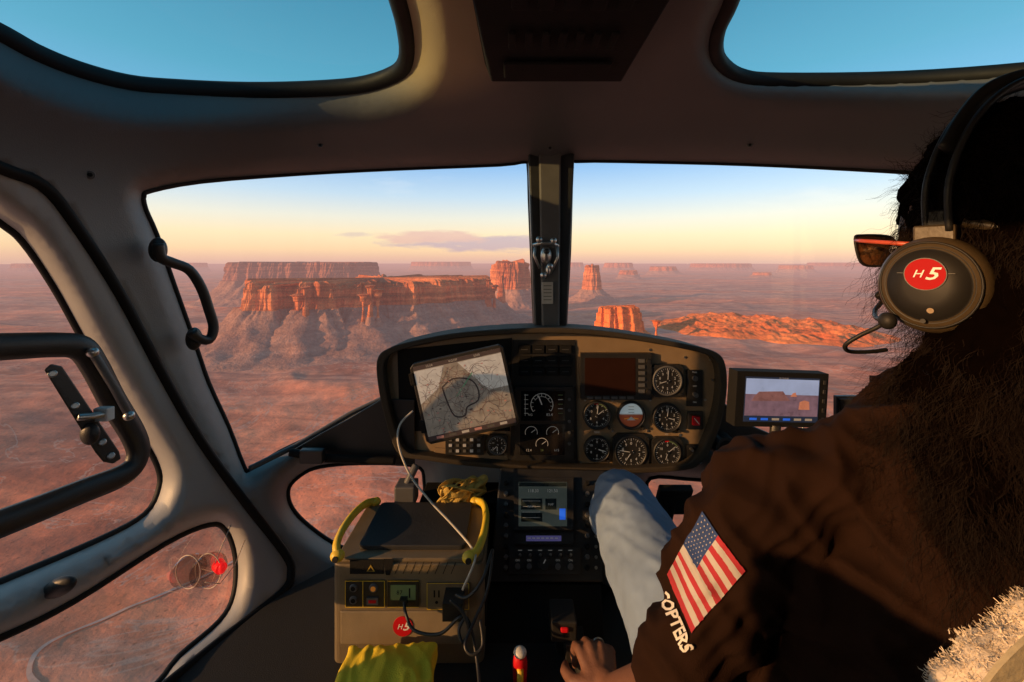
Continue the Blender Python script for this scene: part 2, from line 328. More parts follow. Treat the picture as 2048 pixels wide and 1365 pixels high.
def mesa(name,outline,H,talus,cf=.6,seed=0,flute=28,step=5.,mat=RK,topvar=10,kind='structure',bay=70.,tal=None):
    pts=cat(outline,12);P=np.array(pts);seg=np.linalg.norm(np.roll(P,-1,0)-P,axis=1);tot=seg.sum();n=int(min(1500,tot/step));cum=np.concatenate([[0],np.cumsum(seg)])
    PP=np.vstack([P,P[:1]]);s=np.linspace(0,tot,n,endpoint=False);X=np.interp(s,cum,PP[:,0]);Y=np.interp(s,cum,PP[:,1])
    dx=np.roll(X,-2)-np.roll(X,2);dy=np.roll(Y,-2)-np.roll(Y,2)
    k=9
    dx=sum(np.roll(dx,q) for q in range(-k,k+1));dy=sum(np.roll(dy,q) for q in range(-k,k+1))
    l=np.hypot(dx,dy);nx=dy/l;ny=-dx/l
    prof=[]
    for t in np.linspace(1,0,22): prof.append((talus*(t**1.15),cf*H*(1-t)**1.35,0))
    for h,o in [(.0,-1),(.18,-3),(.36,-5),(.38,-12),(.55,-13),(.72,-15),(.74,-22),(.9,-24)]:
        prof.append((o,(cf+(1-cf)*h+.004)*H,1))
    for h,o in [(.975,-26),(.985,-30),(1,-36)]: prof.append((o,h*H,1))
    vs=[]
    for r,(o,h,cl) in enumerate(prof):
        for i in range(n):
            x,y=X[i],Y[i]
            n1=noise.noise(V((x/bay,y/bay,seed)));n2=noise.noise(V((x/(bay*.55),y/(bay*.55),seed+3+h*.0015)))
            fl=(abs(n1)*1.5-.3)*flute*.8+math.floor(n2*5)/5*flute*.75+noise.noise(V((x/14,y/14,seed+h*.012)))*flute*.3+noise.noise(V((x/6,y/6,seed+h*.03)))*flute*.12
            big=noise.noise(V((x/(bay*4),y/(bay*4),seed+5)))*flute*1.6
            if cl: off=o+fl+big; z=h
            else:
                tt=o/talus if talus else 0
                px_,py_=x+nx[i]*o,y+ny[i]*o
                g=noise.fractal(V((px_/75,py_/75,seed)),1,2,5)
                off=o+fl*(1-tt)**5+(big+abs(n1)*flute*1.2)*(1-tt)+g*14*min(1,tt*3)*(1 if talus>100 else .3)
                z=h+(g*9-abs(noise.noise(V((px_/40,py_/40,seed+2))))*10)*min(1,(1-tt)*4)*min(1,tt*6)*(1 if talus>100 else .25)
                z+=(math.floor(h/22)*22-h)*.25*min(1,(1-tt)*3)
                z+=gh(px_,py_)*tt if talus>100 else gh(px_,py_)*.5*tt
                if r==0: z-=18
            if cl and h>.95*H:
                z+=math.floor(noise.noise(V((x/60,y/60,seed+9)))*3)/3*topvar+noise.noise(V((x/15,y/15,seed+9)))*topvar*.4
            vs.append((x+nx[i]*off,y+ny[i]*off,HG+z))
    m=MB();k1=[];k2=[]
    for r in range(len(prof)-1):
        for i in range(n):
            j=(i+1)%n;(k2 if prof[r+1][2] else k1).append((r*n+i,r*n+j,(r+1)*n+j,(r+1)*n+i))
    b=(len(prof)-1)*n
    cxx=X.mean();cyy=Y.mean();vs.append((cxx,cyy,HG+H+4));ci=len(vs)-1
    for i in range(n): k2.append((b+i,b+(i+1)%n,ci))
    m.add(vs,k2,mat,False);k=m.mi(tal or TL)
    for f in k1: m.f.append(list(f));m.m.append(k);m.sm.append(True)
    return obj(name,m,kind=kind)
mesa('mesa',[(-1110,1790),(-1010,1740),(-930,1820),(-840,1770),(-740,1860),(-640,1840),(-590,1930),(-450,1980),(-330,2100),(-150,2270),(-180,2500),(-500,2650),(-900,2450),(-1100,2080)],268,360,.58,1.3,46,3.2,topvar=24,bay=60)
for x,y,r_,h in ((-592,1785,12,252),(-566,1800,9,235),(-620,1775,8,215),(-838,1725,13,248),(-870,1735,9,220),(-122,2190,18,256),(-92,2225,12,230)):
    mesa('rock_spire',[(x-r_,y),(x,y-r_),(x+r_,y),(x,y+r_)],h,90,.50,30+x*.01,6,1.4,topvar=10,bay=25.)
mesa('mesa',[(-2400,3650),(-1900,3600),(-1340,3700),(-1380,4300),(-2350,4300)],350,330,.56,4.,45,8,mat=RKF,bay=110)
mesa('butte',[(-130,3300),(0,3230),(115,3320),(110,3460),(-10,3520),(-130,3430)],350,150,.42,7.,44,4,topvar=60)
mesa('butte',[(-108,2880),(-60,2850),(-25,2900),(-35,2950),(-95,2950)],255,70,.3,9.,24,3,topvar=50)
mesa('butte',[(672,3990),(760,3940),(850,4010),(830,4110),(690,4110)],315,170,.30,11.,26,4,topvar=60)
mesa('butte',[(410,2050),(520,2030),(630,2060),(640,2130),(520,2170),(415,2130)],134,38,.14,13.,18,2.,mat=RK2,topvar=10,bay=40.,tal=RK2)
mesa('rock_spire',[(664,1976),(672,1974),(677,1982),(672,1990),(664,1988)],80,14,.12,15.,3,.8,mat=RK2,topvar=5,bay=20.,tal=RK2)
for i,(u,D,wd,H) in enumerate([(1240,15000,900,330),(1330,12000,700,230),(1450,17000,2200,300),(1600,14000,900,250),(1700,20000,2600,330),(360,16000,1300,330),(290,20000,1500,320),(1130,18000,1500,340),(60,16000,1500,300),(880,19000,2500,370),(1260,9000,260,180),(1530,9500,380,120)]):
    x=(u-U0)/F*D;mesa('distant_mesa',[(x-wd/2,D),(x,D-wd*.2),(x+wd/2,D),(x+wd*.4,D+wd*.5),(x-wd*.4,D+wd*.5)],H,180,.5,20+i,60,30,bay=200)
mb=MB();nx_,ny_=260,150;vs=[];fs=[]
for j in range(ny_):
    for i in range(nx_):
        a=i/(nx_-1)*2-1;b=j/(ny_-1)*2-1;x=1330+a*560+b*60;y=2250+b*420-a*90
        e=max(0,1-(a*a+b*b)-.25*noise.noise(V((x/150,y/150,7))));r=1-abs(noise.noise(V((x/110,y/110,2))))*2
        z=-14+gh(x,y)*.9+e**.7*52+min(1,e*2)*(r*14+noise.fractal(V((x/34,y/34,4)),1,2,5)*9)
        vs.append((x,y,HG+z))
for j in range(ny_-1):
    for i in range(nx_-1): fs.append((j*nx_+i,j*nx_+i+1,(j+1)*nx_+i+1,(j+1)*nx_+i))
mb.add(vs,fs,RK2,True);obj('rocky_hill',mb,kind='structure')
# ---------------------------------------------------------------- helicopter shell
def sD(u,v):
    rx=(u-U0)/F;rz=-(v-V0)/F;a=.8 if rx<0 else .98;b=.42 if rz>0 else 1.02
    return ((abs(rx)/a)**4+(1/1.38)**4+(abs(rz)/b)**4)**-.25
def SP(u,v,s=1.,add=0.): return W(u,v,sD(u,v)*s+add)
def inpoly(P,poly):
    x,y=P[:,0],P[:,1];r=np.zeros(len(P),bool);n=len(poly)
    for i in range(n):
        x1,y1=poly[i];x2,y2=poly[(i+1)%n]
        if y1==y2: continue
        c=((y1>y)!=(y2>y))&(x<(x2-x1)*(y-y1)/(y2-y1)+x1);r^=c
    return r
def dpoly(P,poly):
    d=np.full(len(P),1e9);n=len(poly)
    for i in range(n):
        a=np.array(poly[i]);b=np.array(poly[(i+1)%n]);ab=b-a;L2=(ab**2).sum()
        if L2==0: continue
        t=np.clip(((P-a)@ab)/L2,0,1);d=np.minimum(d,np.linalg.norm(P-(a+t[:,None]*ab),axis=1))
    return d
def sheet(outer,holes,lips,mat,step=22,base=1.,glass=False):
    loops=[outer]+holes;pts=[];edges=[]
    for lp in loops:
        o=len(pts);pts+=[tuple(p) for p in lp];edges+=[(o+i,o+(i+1)%len(lp)) for i in range(len(lp))]
    O=np.array(outer);gx=np.arange(O[:,0].min()+step/2,O[:,0].max(),step);gy=np.arange(O[:,1].min()+step/2,O[:,1].max(),step)
    G=np.array([(x+(step/2 if k%2 else 0),y) for k,y in enumerate(gy) for x in gx])
    ok=inpoly(G,outer)&(dpoly(G,outer)>step*.45)
    for h in holes: ok&=~inpoly(G,h)&(dpoly(G,h)>step*.45)
    extra=[]
    for h,lp_,lw_ in lips:
        H=np.array(h);nxt=np.roll(H,-1,0)-np.roll(H,1,0);nn=np.stack([nxt[:,1],-nxt[:,0]],1);nn/=np.linalg.norm(nn,axis=1)[:,None]+1e-9
        ar=np.sum(H[:,0]*np.roll(H[:,1],-1)-np.roll(H[:,0],-1)*H[:,1]);nn*=1 if ar>0 else -1
        for off in (5,11,18,27,38,50,62,74,86): 
            if off<lw_: extra.append(H+nn*off)
    pts+= [tuple(p) for p in G[ok]]
    if extra:
        E=np.vstack(extra);o2=inpoly(E,outer)&(dpoly(E,outer)>3)
        for h in holes:o2&=~inpoly(E,h)&(dpoly(E,h)>3.5)
        pts+=[tuple(p) for p in E[o2]]
    r=delaunay_2d_cdt([V(p) for p in pts],edges,[],0,1e-3)
    P=np.array([tuple(p) for p in r[0]]);fc=[list(f) for f in r[2]]
    C=np.array([P[f].mean(0) for f in fc]);k=inpoly(C,outer)
    for h in holes:k&=~inpoly(C,h)
    fc=[f for f,q in zip(fc,k) if q]
    lf=np.zeros(len(P))
    for h,lp_,lw_ in lips:
        d=np.clip(dpoly(P,h)/lw_,0,1);q=1-d;lf=np.maximum(lf,lp_*(q*q*(1.6-.6*q)) if lp_>.08 else lp_*q**2)
    mb=MB();vi=[]
    for i,p in enumerate(P):
        vi.append(W(p[0],p[1],sD(*p)*base*(1+lf[i])))
    if glass: mb.add(vi,fc,mat,True);return mb
    vo=[p*1.03 for p in vi];n=len(P)
    ec={}
    for f in fc:
        for a,b in zip(f,f[1:]+f[:1]):
            kk=(min(a,b),max(a,b));ec[kk]=ec.get(kk,0)+1
    fs=fc+[[i+n for i in f][::-1] for f in fc]+[[a,b,b+n,a+n] for (a,b),cn in ec.items() if cn==1]
    mb.add(vi+vo,fs,mat,True);return mb
rwl=cat([(-200,-60),(-100,20),(0,72),(75,112),(160,145),(260,170),(360,178),(500,182),(640,178),(735,168),(800,142),(816,105),(812,50),(800,0),(778,-80),(730,-230),(300,-300),(-200,-280)],4)
rwr=cat([(1458,0),(1434,55),(1428,100),(1446,134),(1485,155),(1560,162),(1800,160),(2048,145),(2300,118),(2350,-100),(2200,-280),(1560,-280),(1496,-120)],4)
wsl=cat([(284,392),(300,380),(400,362),(600,347),(800,337),(1000,329),(1050,323),(1058,335),(1060,400),(1064,500),(1068,600),(1072,700),(1070,780),(1000,800),(800,800),(760,802),(650,862),(560,905),(500,942),(486,935),(455,855),(415,768),(388,690),(345,570),(310,470),(288,420)],3)
wsr=cat([(1143,335),(1152,322),(1300,323),(1500,328),(1700,337),(1880,348),(1985,365),(1990,420),(1960,560),(1910,720),(1840,900),(1800,960),(1740,965),(1640,915),(1560,885),(1440,850),(1300,820),(1140,800),(1130,770),(1130,650),(1138,500)],3)
chl=cat([(602,948),(640,932),(720,925),(830,930),(850,960),(840,1020),(760,1080),(700,1100),(660,1086),(605,1045),(578,1010),(576,975)],4)
chr_=cat([(1300,955),(1400,958),(1560,960),(1570,1000),(1500,1040),(1400,1080),(1340,1080),(1300,1010)],4)
dwu=cat([(-390,230),(-150,330),(0,440),(50,482),(110,570),(160,660),(210,750),(280,862),(318,930),(322,975),(292,1030),(200,1082),(0,1168),(-200,1250),(-390,1260),(-405,900),(-405,500)],4)
dwl=cat([(-330,1400),(-200,1350),(0,1272),(150,1198),(330,1085),(420,1047),(455,1060),(474,1115),(470,1190),(440,1245),(360,1315),(290,1390),(100,1480),(-150,1560),(-330,1560)],4)
door=cat([(-425,150),(-150,270),(0,336),(85,372),(150,450),(240,590),(325,750),(400,880),(490,1005),(568,1105),(582,1145),(562,1188),(450,1275),(330,1372),(200,1480),(-425,1640)],4)
door=[(max(-428,p[0]),p[1]) for p in door]
heli=empty('helicopter',(.08,.4,-.8),'helicopter cockpit with grey lining flying over red desert','helicopter')
outer=[(-440,-380),(2500,-380),(2500,1700),(-440,1700)]
def dens(p,n):
    o=[]
    for a,b in zip(p,p[1:]+p[:1]):
        for k in range(n): o.append((a[0]+(b[0]-a[0])*k/n,a[1]+(b[1]-a[1])*k/n))
    return o
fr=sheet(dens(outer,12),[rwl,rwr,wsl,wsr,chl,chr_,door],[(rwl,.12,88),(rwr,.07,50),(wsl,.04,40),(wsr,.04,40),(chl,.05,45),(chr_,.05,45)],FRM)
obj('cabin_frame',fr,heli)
dsh=sheet([(p[0]-3.5,p[1]) for p in door],[dwu,dwl],[(dwu,.07,60),(dwl,.04,40)],LIN2,base=.985)
dob=obj('door',dsh,heli,label='grey cabin door with two windows')
def seal(name,loop,r,s,parent,mat=RUB,n=10,flat=1.):
    m=MB();m.tube([SP(u,v,s) for u,v in loop],r,mat,n,True,flat);return obj(name,m,parent)
GL=glassmat('clear_acrylic',(.97,.97,.97),.012);GT=glassmat('tinted_acrylic',(.72,.93,.93),.02);GD=glassmat('door_acrylic',(.92,.92,.92),.06);GD2=glassmat('lower_door_acrylic',(.92,.92,.92),.13)
for lp,nm,par,g,b_,sr in ((rwl,'roof_window',heli,GT,1.12,.020),(rwr,'roof_window',heli,GT,1.07,.018),(wsl,'windscreen',heli,GL,1.04,.008),(wsr,'windscreen',heli,GL,1.04,.008),(chl,'chin_window',heli,GL,1.05,.009),(chr_,'chin_window',heli,GL,1.05,.009),(dwu,'door_window',dob,GD,1.055,.009),(dwl,'door_window',dob,GD2,1.025,.009)):
    obj(nm,sheet(lp,[],[],g,base=b_+.012,glass=True,step=40),par)
    seal('window_seal',lp,sr,b_+.004,par)
seal('door_seal',door,.010,.985,heli)
for u,v in ((180,350),(1100,296),(60,352),(640,290),(1500,290)):
    m=MB();p=SP(u,v);n=-p.normalized();m.cyl(p-n*.001,p+n*.003,.008,GRY,.007,16);m.cyl(p+n*.003,p+n*.004,.004,BLKM,None,6)
    obj('lining_screw',m,heli)
m=MB();cs=[(v,1.27-.0002*(v-320)) for v in range(300,700,20)]
def strip(u0f,u1f,dy,th,mat):
    a=[];n=len(cs)
    for v,y in cs: a.append((W(u0f(v),v,y+dy),W(u1f(v),v,y+dy)))
    vs=[];
    for p,q in a: vs+=[p,q,q+V((0,th,0)),p+V((0,th,0))]
    fs=[(0,1,2,3),((n-1)*4,(n-1)*4+3,(n-1)*4+2,(n-1)*4+1)]
    for i in range(n-1):
        for k in range(4): fs.append((i*4+k,i*4+(k+1)%4,i*4+4+(k+1)%4,i*4+4+k))
    m.add(vs,fs,mat)
cw=lambda v:(v-320)/340
strip(lambda v:1057+12*cw(v),lambda v:1149-15*cw(v),0,.06,BLK)
strip(lambda v:1078+6*cw(v),lambda v:1122-3*cw(v),-.014,.014,M('post_cover',(.10,.09,.08),.5))
obj('centre_post',m,heli,bevel=.005)
m=MB();c0=W(1092,512,1.21)
m.ell(c0,(.016,.018,.026),MET);m.cyl(c0+V((0,.05,0)),c0,.012,MET)
m.tube([c0+V((-.036,0,.030)),c0+V((-.012,-.012,.036)),c0+V((.015,-.012,.036)),c0+V((.034,0,.028))],.005,MET)
m.tube([c0+V((-.030,-.004,.03)),c0+V((-.034,-.006,.0)),c0+V((-.018,-.008,-.035))],.004,MET)
m.tube([c0+V((.030,-.004,.03)),c0+V((.032,-.006,-.005)),c0+V((.012,-.008,-.05))],.004,MET)
for dx_,dz_ in ((-.02,.045),(.02,.042),(-.008,-.055),(.01,-.03)): m.ell(c0+V((dx_,-.012,dz_)),(.009,.008,.010),MET)
m.ell(c0+V((0,-.018,.012)),.008,BLK);m.ell(c0+V((.005,-.012,-.04)),(.007,.007,.015),MET)
obj('camera_clamp',m,heli,label='chromed clamp on the centre post')
m=MB();PP_=PF(lambda u,v:W(u,v,1.195),(1,0,0),(0,0,1),(0,-1,0));PP_.rect(m,1084,565,1106,608,-.03,.001,M('placard',(.5,.46,.38),.6));
for k in range(5): PP_.line(m,(1087,572+k*7),(1103,572+k*7),.0015,.0015,BLKM)
obj('placard',m,heli)
m=MB();m.hexa([V((-.06,.35,.34)),V((.205,.35,.34)),V((.215,.84,.355)),V((-.04,.84,.355))],[V((-.08,.35,.45)),V((.225,.35,.45)),V((.235,.88,.42)),V((-.06,.88,.42))],BLKM)
for i in range(7): m.box((.0+i*.026,.66,.343),(.012,.05,.006),BLKM)
for i in range(5): m.box((.01+i*.035,.56,.341),(.022,.03,.006),BLKM)
m.cyl((.03,.5,.345),(.03,.5,.325),.018,BLKM);m.cyl((.12,.5,.345),(.12,.5,.325),.018,BLKM)
m.box((.08,.77,.347),(.19,.06,.006),BLKM)
obj('overhead_console',m,heli,bevel=.004)
m=MB();gp=cat([(316,488),(322,515),(345,526),(378,540),(402,575),(418,620),(427,655),(418,680),(396,676),(384,664)],4,False)
m.tube([SP(u,v,.955) for u,v in gp],.0105,BLK,12)
for u,v in((316,500),(388,678)):
    m.ell(SP(u,v,.975),(.016,.016,.026),BLK)
obj('grab_handle',m,heli)
m=MB();fp=cat([(-160,700),(0,694),(110,690),(160,696),(188,730),(225,800),(268,872),(276,912),(250,948),(160,985),(0,1048),(-160,1105)],5,False)
m.tube([SP(u,v,.955) for u,v in fp],.021,BLK,10,False,.7)
obj('sliding_window_frame',m,dob)
m=MB();pts=[(88,740),(102,728),(124,733),(238,903),(242,918),(226,928),(206,924),(190,905)]
m.hexa([SP(u,v,.885) for u,v in pts],[SP(u,v,.92) for u,v in pts],BLK)
for u,v in ((105,748),(150,812),(205,885),(222,912)):
    p=SP(u,v,.885);n=-p.normalized();m.cyl(p,p+n*.006,.0055,MET,None,12)
m.box(SP(208,828,.875),(.024,.014,.022),M('white_plastic',(.6,.6,.58),.4));m.tube([SP(155,835,.88),SP(185,833,.87),SP(215,828,.87)],.006,MET)
m.ell(SP(180,868,.88),(.014,.010,.018),BLK)
m.tube([SP(185,705,.93),SP(228,775,.93),SP(262,838,.93)],.007,GRY,8);m.ell(SP(185,705,.93),.009,MET);m.ell(SP(258,832,.925),.009,MET)
obj('window_latch',m,dob,bevel=.002)
m=MB();p=SP(118,1175,.97);m.ell(p,(.03,.01,.015),BLK,Matrix.Rotation(-.4,3,'Y'));obj('door_handle',m,dob)
GK=glassmat('pale_reflection',(.85,.80,.78),.22);RDL=M('red_reflection',(.80,.012,.012),.3,emis=.7)
CO=M('reflection_line',(.75,.6,.5),.7)
m=MB();p=SP(436,1130,.99);m.cyl(p,p+V((.016,-.012,0)),.013,RDL,.012,24);m.ell(p+V((.016,-.012,0)),(.009,.007,.012),RDL)  # knob and discs stand in for red and pale reflections in the pane
for ox,oz,r_ in ((-.018,-.006,.036),(-.055,.0,.034)):
    q0=p+V((ox,ox*.3,oz));m.cyl(q0,q0+V((.004,-.004,0)),r_,GK,None,32);m.tube([q0+V((.004,-.006,0))+V((r_*.8*math.cos(a),0,r_*1.1*math.sin(a))) for a in np.linspace(0,6.28,33)[:-1]],.0011,CO,6,True)
m.tube([SP(462,1050,.99),SP(445,1090,.985),p+V((.0,-.01,.01))],.0012,CO,6)
m.tube([SP(490,1080,.99),SP(470,1130,.985),SP(440,1168,.985),SP(410,1165,.985)],.0010,CO,6)
obj('red_reflection_discs',m,dob)
m=MB();m.box((.08,-.35,.44),(2.0,1.72,.04),ROOF);obj('unseen_cabin_roof',m,heli)  # unseen rest of the cabin from here, added to block light
m=MB();m.box((.08,-1.22,-.18),(2.0,.04,1.26),LIN);obj('unseen_rear_bulkhead',m,heli)
m=MB();m.box((-.88,-.48,-.75),(.04,1.4,.14),LIN);m.box((-.88,-.62,-.41),(.04,1.14,.66),LIN);m.box((-.88,-.42,.39),(.04,1.6,.08),LIN);m.box((-.88,-.95,.1),(.04,.5,.6),LIN);obj('unseen_side_wall',m,heli)  # unseen left wall, heights and gaps shaped to place sun and shade
m=MB();m.box((1.04,-.35,-.6),(.04,1.7,.45),LIN);m.box((1.04,-.2,0),(.04,.2,.9),LIN);m.box((1.04,-.35,.36),(.04,1.7,.14),LIN);obj('unseen_side_wall',m,heli)
fl_=[(-.80,-1.2),(.95,-1.2),(.95,.5),(.80,1.2),(-.40,1.2),(-.56,1.03),(-.655,.8),(-.66,.55)]
m=MB();m.hexa([V((x,y,-.80)) for x,y in fl_],[V((x,y,-.84)) for x,y in fl_],FLOOR);obj('floor',m,heli)
m=MB()
a=[(586,900),(640,868),(700,836),(765,797),(830,800),(830,930),(640,926),(590,914)]
m.hexa([W(u,v,1.14) for u,v in a],[W(u,v,1.22) for u,v in a],BLK)
m.tube([W(580,905,1.12),W(650,916,1.12),W(790,922,1.12)],.011,BLKM,8)
m.tube([SP(498,938,1.02),SP(590,893,1.01),SP(700,828,1.0),SP(780,790,1.0)],.008,GRY,8)
m.box(W(625,912,1.10),(.06,.02,.035),BLK)
obj('glareshield_sill',m,heli,bevel=.004)
m=MB();a=[(1430,790),(1500,850),(1620,900),(1760,960),(1760,1010),(1430,985)]
m.hexa([W(u,v,1.17) for u,v in a],[W(u,v,1.22) for u,v in a],BLK)
obj('glareshield_sill',m,heli,bevel=.004)
# ---------------------------------------------------------------- instrument panel
ol=cat([(752,740),(757,712),(775,698),(810,686),(900,668),(1000,659),(1100,656),(1200,661),(1300,675),(1390,692),(1435,706),(1452,730),(1455,780),(1445,840),(1425,895),(1405,925),(1370,942),(1250,948),(1100,945),(950,935),(850,922),(800,912),(778,870),(760,800)],4)
cx,cy=1105,805
inn=[(cx+(u-cx)*.955,cy+(v-cy)*.925) for u,v in ol]
Yp=1.15;ip=PF(lambda u,v:W(u,v,Yp),(1,0,0),(0,0,1),(0,-1,0))
m=MB()
A=[W(u,v,1.12) for u,v in ol];A2=[W(u,v,1.12) for u,v in inn];Bk=[W(u,v,1.12)+V((0,.16,-.01)) for u,v in ol];n=len(ol)
I2=[W(u,v,1.12)+V((0,.032,0)) for u,v in inn]
m.add(A+A2+Bk+I2,[(i,(i+1)%n,(i+1)%n+n,i+n) for i in range(n)]+[(i,(i+1)%n,(i+1)%n+2*n,i+2*n) for i in range(n)]+[(i+n,(i+1)%n+n,(i+1)%n+3*n,i+3*n) for i in range(n)]+[[2*n+i for i in range(n)]],HOOD)
pin=obj('instrument_panel',m,heli,bevel=.004,label='black instrument panel with rounded hood')
m=MB();ip.poly(m,inn,-.02,0,PAN)
ip.poly(m,[(1025,680),(1150,680),(1155,935),(1020,930)],0,.003,BLK);ip.poly(m,[(795,700),(1024,676),(1020,862),(800,862)],0,.002,BLKM)
for u,v in ((1170,800),(1300,800),(1410,800),(1225,800),(1160,925),(1300,930),(1400,925),(1225,862),(1296,862),(1300,700),(1420,720),(1370,715),(1425,760),(870,905),(1360,870)):
    ip.disc(m,u,v,.0035,0,.002,MET,None,10)
ip.poly(m,[(870,895),(1015,903),(1015,925),(870,915)],0,.004,PAN)
for u,v,t_ in ((1193,793,'TORQUE'),(1261,793,'ATT'),(1193,864,'TEMP'),(1332,868,'VSI'),(930,918,'LIGHTS')): ip.text(m,t_,u,v,.0065,.0045,WHT)
obj('panel_face',m,pin,bevel=.0015,label='brown grey instrument panel face')
k1=Yp/F
def gauge(u,v,r,kind=0,square=False,seed=0):
    m=MB();R=r*k1
    if square:
        ip.poly(m,[(u-r*1.08,v-r*.8),(u-r*.8,v-r*1.08),(u+r*.8,v-r*1.08),(u+r*1.08,v-r*.8),(u+r*1.08,v+r*.8),(u+r*.8,v+r*1.08),(u-r*.8,v+r*1.08),(u-r*1.08,v+r*.8)],.001,.010,BLK)
    c=ip.fn(u,v)
    sg=40
    def rg(rr,h): return [c+V((math.cos(2*math.pi*k/sg)*rr,-h,math.sin(2*math.pi*k/sg)*rr)) for k in range(sg)]
    rs=[rg(R,0),rg(R,.012),rg(R*.95,.014),rg(R*.88,.013),rg(R*.86,.006 if not square else .0105)]
    vs=sum(rs,[]);fs=[]
    for q in range(4):
        for k in range(sg): fs.append((q*sg+k,q*sg+(k+1)%sg,(q+1)*sg+(k+1)%sg,(q+1)*sg+k))
    m.add(vs,fs,GRY if seed%2 else BLK,True)
    h=.0062 if not square else .0108
    if kind==9:
        top=[(u+r*.82*math.cos(a),v-r*.82*math.sin(a)) for a in np.linspace(.1,math.pi-.1,20)]
        bot=[(u+r*.82*math.cos(a),v-r*.82*math.sin(a)) for a in np.linspace(math.pi-.1,2*math.pi+.1,20)]
        ip.poly(m,top,h-.004,h,M('horizon_blue',(.45,.55,.58),.4,emis=.3));ip.poly(m,bot,h-.004,h,M('horizon_brown',(.30,.07,.03),.4,emis=.2))
        ip.line(m,(u-r*.8,v-r*.05),(u+r*.8,v-r*.05),.002,h+.001,WHT);ip.line(m,(u-r*.5,v+r*.25),(u-r*.15,v+r*.2),.003,h+.002,ORG);ip.line(m,(u+r*.15,v+r*.2),(u+r*.5,v+r*.25),.003,h+.002,ORG)
        for q in (.2,.4,.6): ip.line(m,(u-r*.2,v-r*q),(u+r*.2,v-r*q),.001,h+.001,BLKM)
        ip.poly(m,[(u-r*.3,v+r*.35),(u,v+r*.1),(u+r*.3,v+r*.35)],h,h+.002,WHT)
    else:
        m.add(rg(R*.87,h-.001),[list(range(sg))],DIAL)
        nt_=36 if r>22 else 20
        for q in range(nt_):
            a=2*math.pi*q/nt_
            if kind==1 and 200<math.degrees(a)<250: continue
            L_=.16 if q%3==0 else .08
            ip.line(m,(u+r*(.84-L_)*math.cos(a),v-r*(.84-L_)*math.sin(a)),(u+r*.84*math.cos(a),v-r*.84*math.sin(a)),.0014 if q%3==0 else .0008,h+.0006,WHT)
        nn=10 if r>28 else 6
        for q in range(nn):
            a=math.pi/2-2*math.pi*q/nn;ip.text(m,str(q if nn==10 else q*2),u+r*.52*math.cos(a),v-r*.52*math.sin(a),R*.25,h+.0006,WHT)
        rd=random.Random(seed)
        for q in range(2):
            a=rd.uniform(0,6.28);ip.line(m,(u-r*.15*math.cos(a),v+r*.15*math.sin(a)),(u+r*(.7-.2*q)*math.cos(a),v-r*(.7-.2*q)*math.sin(a)),.0018,h+.002+q*.0005,WHT)
        ip.disc(m,u,v,R*.1,h,h+.003,BLK,None,14)
        if kind==2:
            for q in range(10):
                a=.6+q*.12;b=a+.12
                m.add([c+V((math.cos(x)*rr,-h-.0008,math.sin(x)*rr)) for x,rr in((a,R*.76),(b,R*.76),(b,R*.84),(a,R*.84))],[(0,1,2,3)],GRN if q<7 else RED)
    ip.disc(m,u+r*.85,v+r*.9,.004,0,.012,BLK,None,12)
    return obj('gauge',m,pin)
gauge(1332,760,30,0,True,3);gauge(1193,829,28,2,False,4);gauge(1261,829,28,9,False,6);gauge(1332,834,29,0,False,8)
gauge(1193,896,26,1,False,2);gauge(1260,901,33,0,True,12);gauge(1332,902,28,2,True,14);gauge(995,888,19,0,True,5)
def disp(u0,v0,u1,v1,sb,mat=SCR):
    m=MB();ip.rect(m,u0,v0,u1,v1,.0,.014,BLK);ip.rect(m,*sb,.014,.0145,mat)
    return m
m=disp(1160,705,1300,797,(1168,714,1268,788),M('warm_screen',(.03,.012,.008),.12))
for q in range(6): ip.rect(m,1274,716+q*12,1286,723+q*12,.014,.017,GRY)
for q in range(6): ip.rect(m,1172+q*16,790,1184+q*16,795,.014,.017,GRY)
ip.disc(m,1292,720,.006,.014,.024,BLK);ip.disc(m,1292,780,.006,.014,.024,BLK)
obj('display',m,pin,bevel=.001,label='unlit multifunction display with button column')
m=disp(1030,772,1146,916,(1042,779,1128,838));ip.rect(m,1040,845,1128,906,.014,.0145,SCR)
def arc(m,u,v,r,a0,a1,w,h,mat,n=16):
    for q in range(n):
        a=a0+(a1-a0)*q/n;b=a0+(a1-a0)*(q+1)/n;ip.line(m,(u+r*math.cos(a),v-r*math.sin(a)),(u+r*math.cos(b),v-r*math.sin(b)),w,h,mat)
arc(m,1083,806,22,-.6,3.8,.0016,.0155,WHT);arc(m,1083,806,16,.3,2.6,.001,.0155,WHT)
ip.line(m,(1083,806),(1076,788),.003,.016,WHT)
for q in range(11):
    a=-.6+q*.44;ip.line(m,(1083+17*math.cos(a),806-17*math.sin(a)),(1083+22*math.cos(a),806-22*math.sin(a)),.0012,.0157,WHT)
for q in range(5):
    ip.line(m,(1048,787+q*9),(1056,787+q*9),.0012,.0155,WHT);ip.line(m,(1115,787+q*9),(1124,787+q*9),.0014,.0155,WHT if q%2 else GRN)
ip.line(m,(1050,785),(1050,828),.001,.0155,WHT);ip.text(m,'83.4',1098,826,.010,.0155,WHT);ip.text(m,'NG',1060,826,.008,.0155,WHT)
for uu,vv in ((1062,861),(1104,861),(1083,884)):
    arc(m,uu,vv,12,-.3,3.5,.0014,.0155,WHT,12);ip.line(m,(uu,vv),(uu+8,vv-6),.0016,.016,WHT)
ip.text(m,'12.4',1057,896,.009,.0155,WHT);ip.text(m,'615',1112,896,.009,.0155,WHT);ip.text(m,'28',1083,896,.008,.0155,GRN)
for q in range(5): ip.disc(m,1137,795+q*22,.004,.014,.018,GRY,None,10)
obj('display',m,pin,bevel=.0008,label='stacked engine displays with white dial graphics')
m=MB()
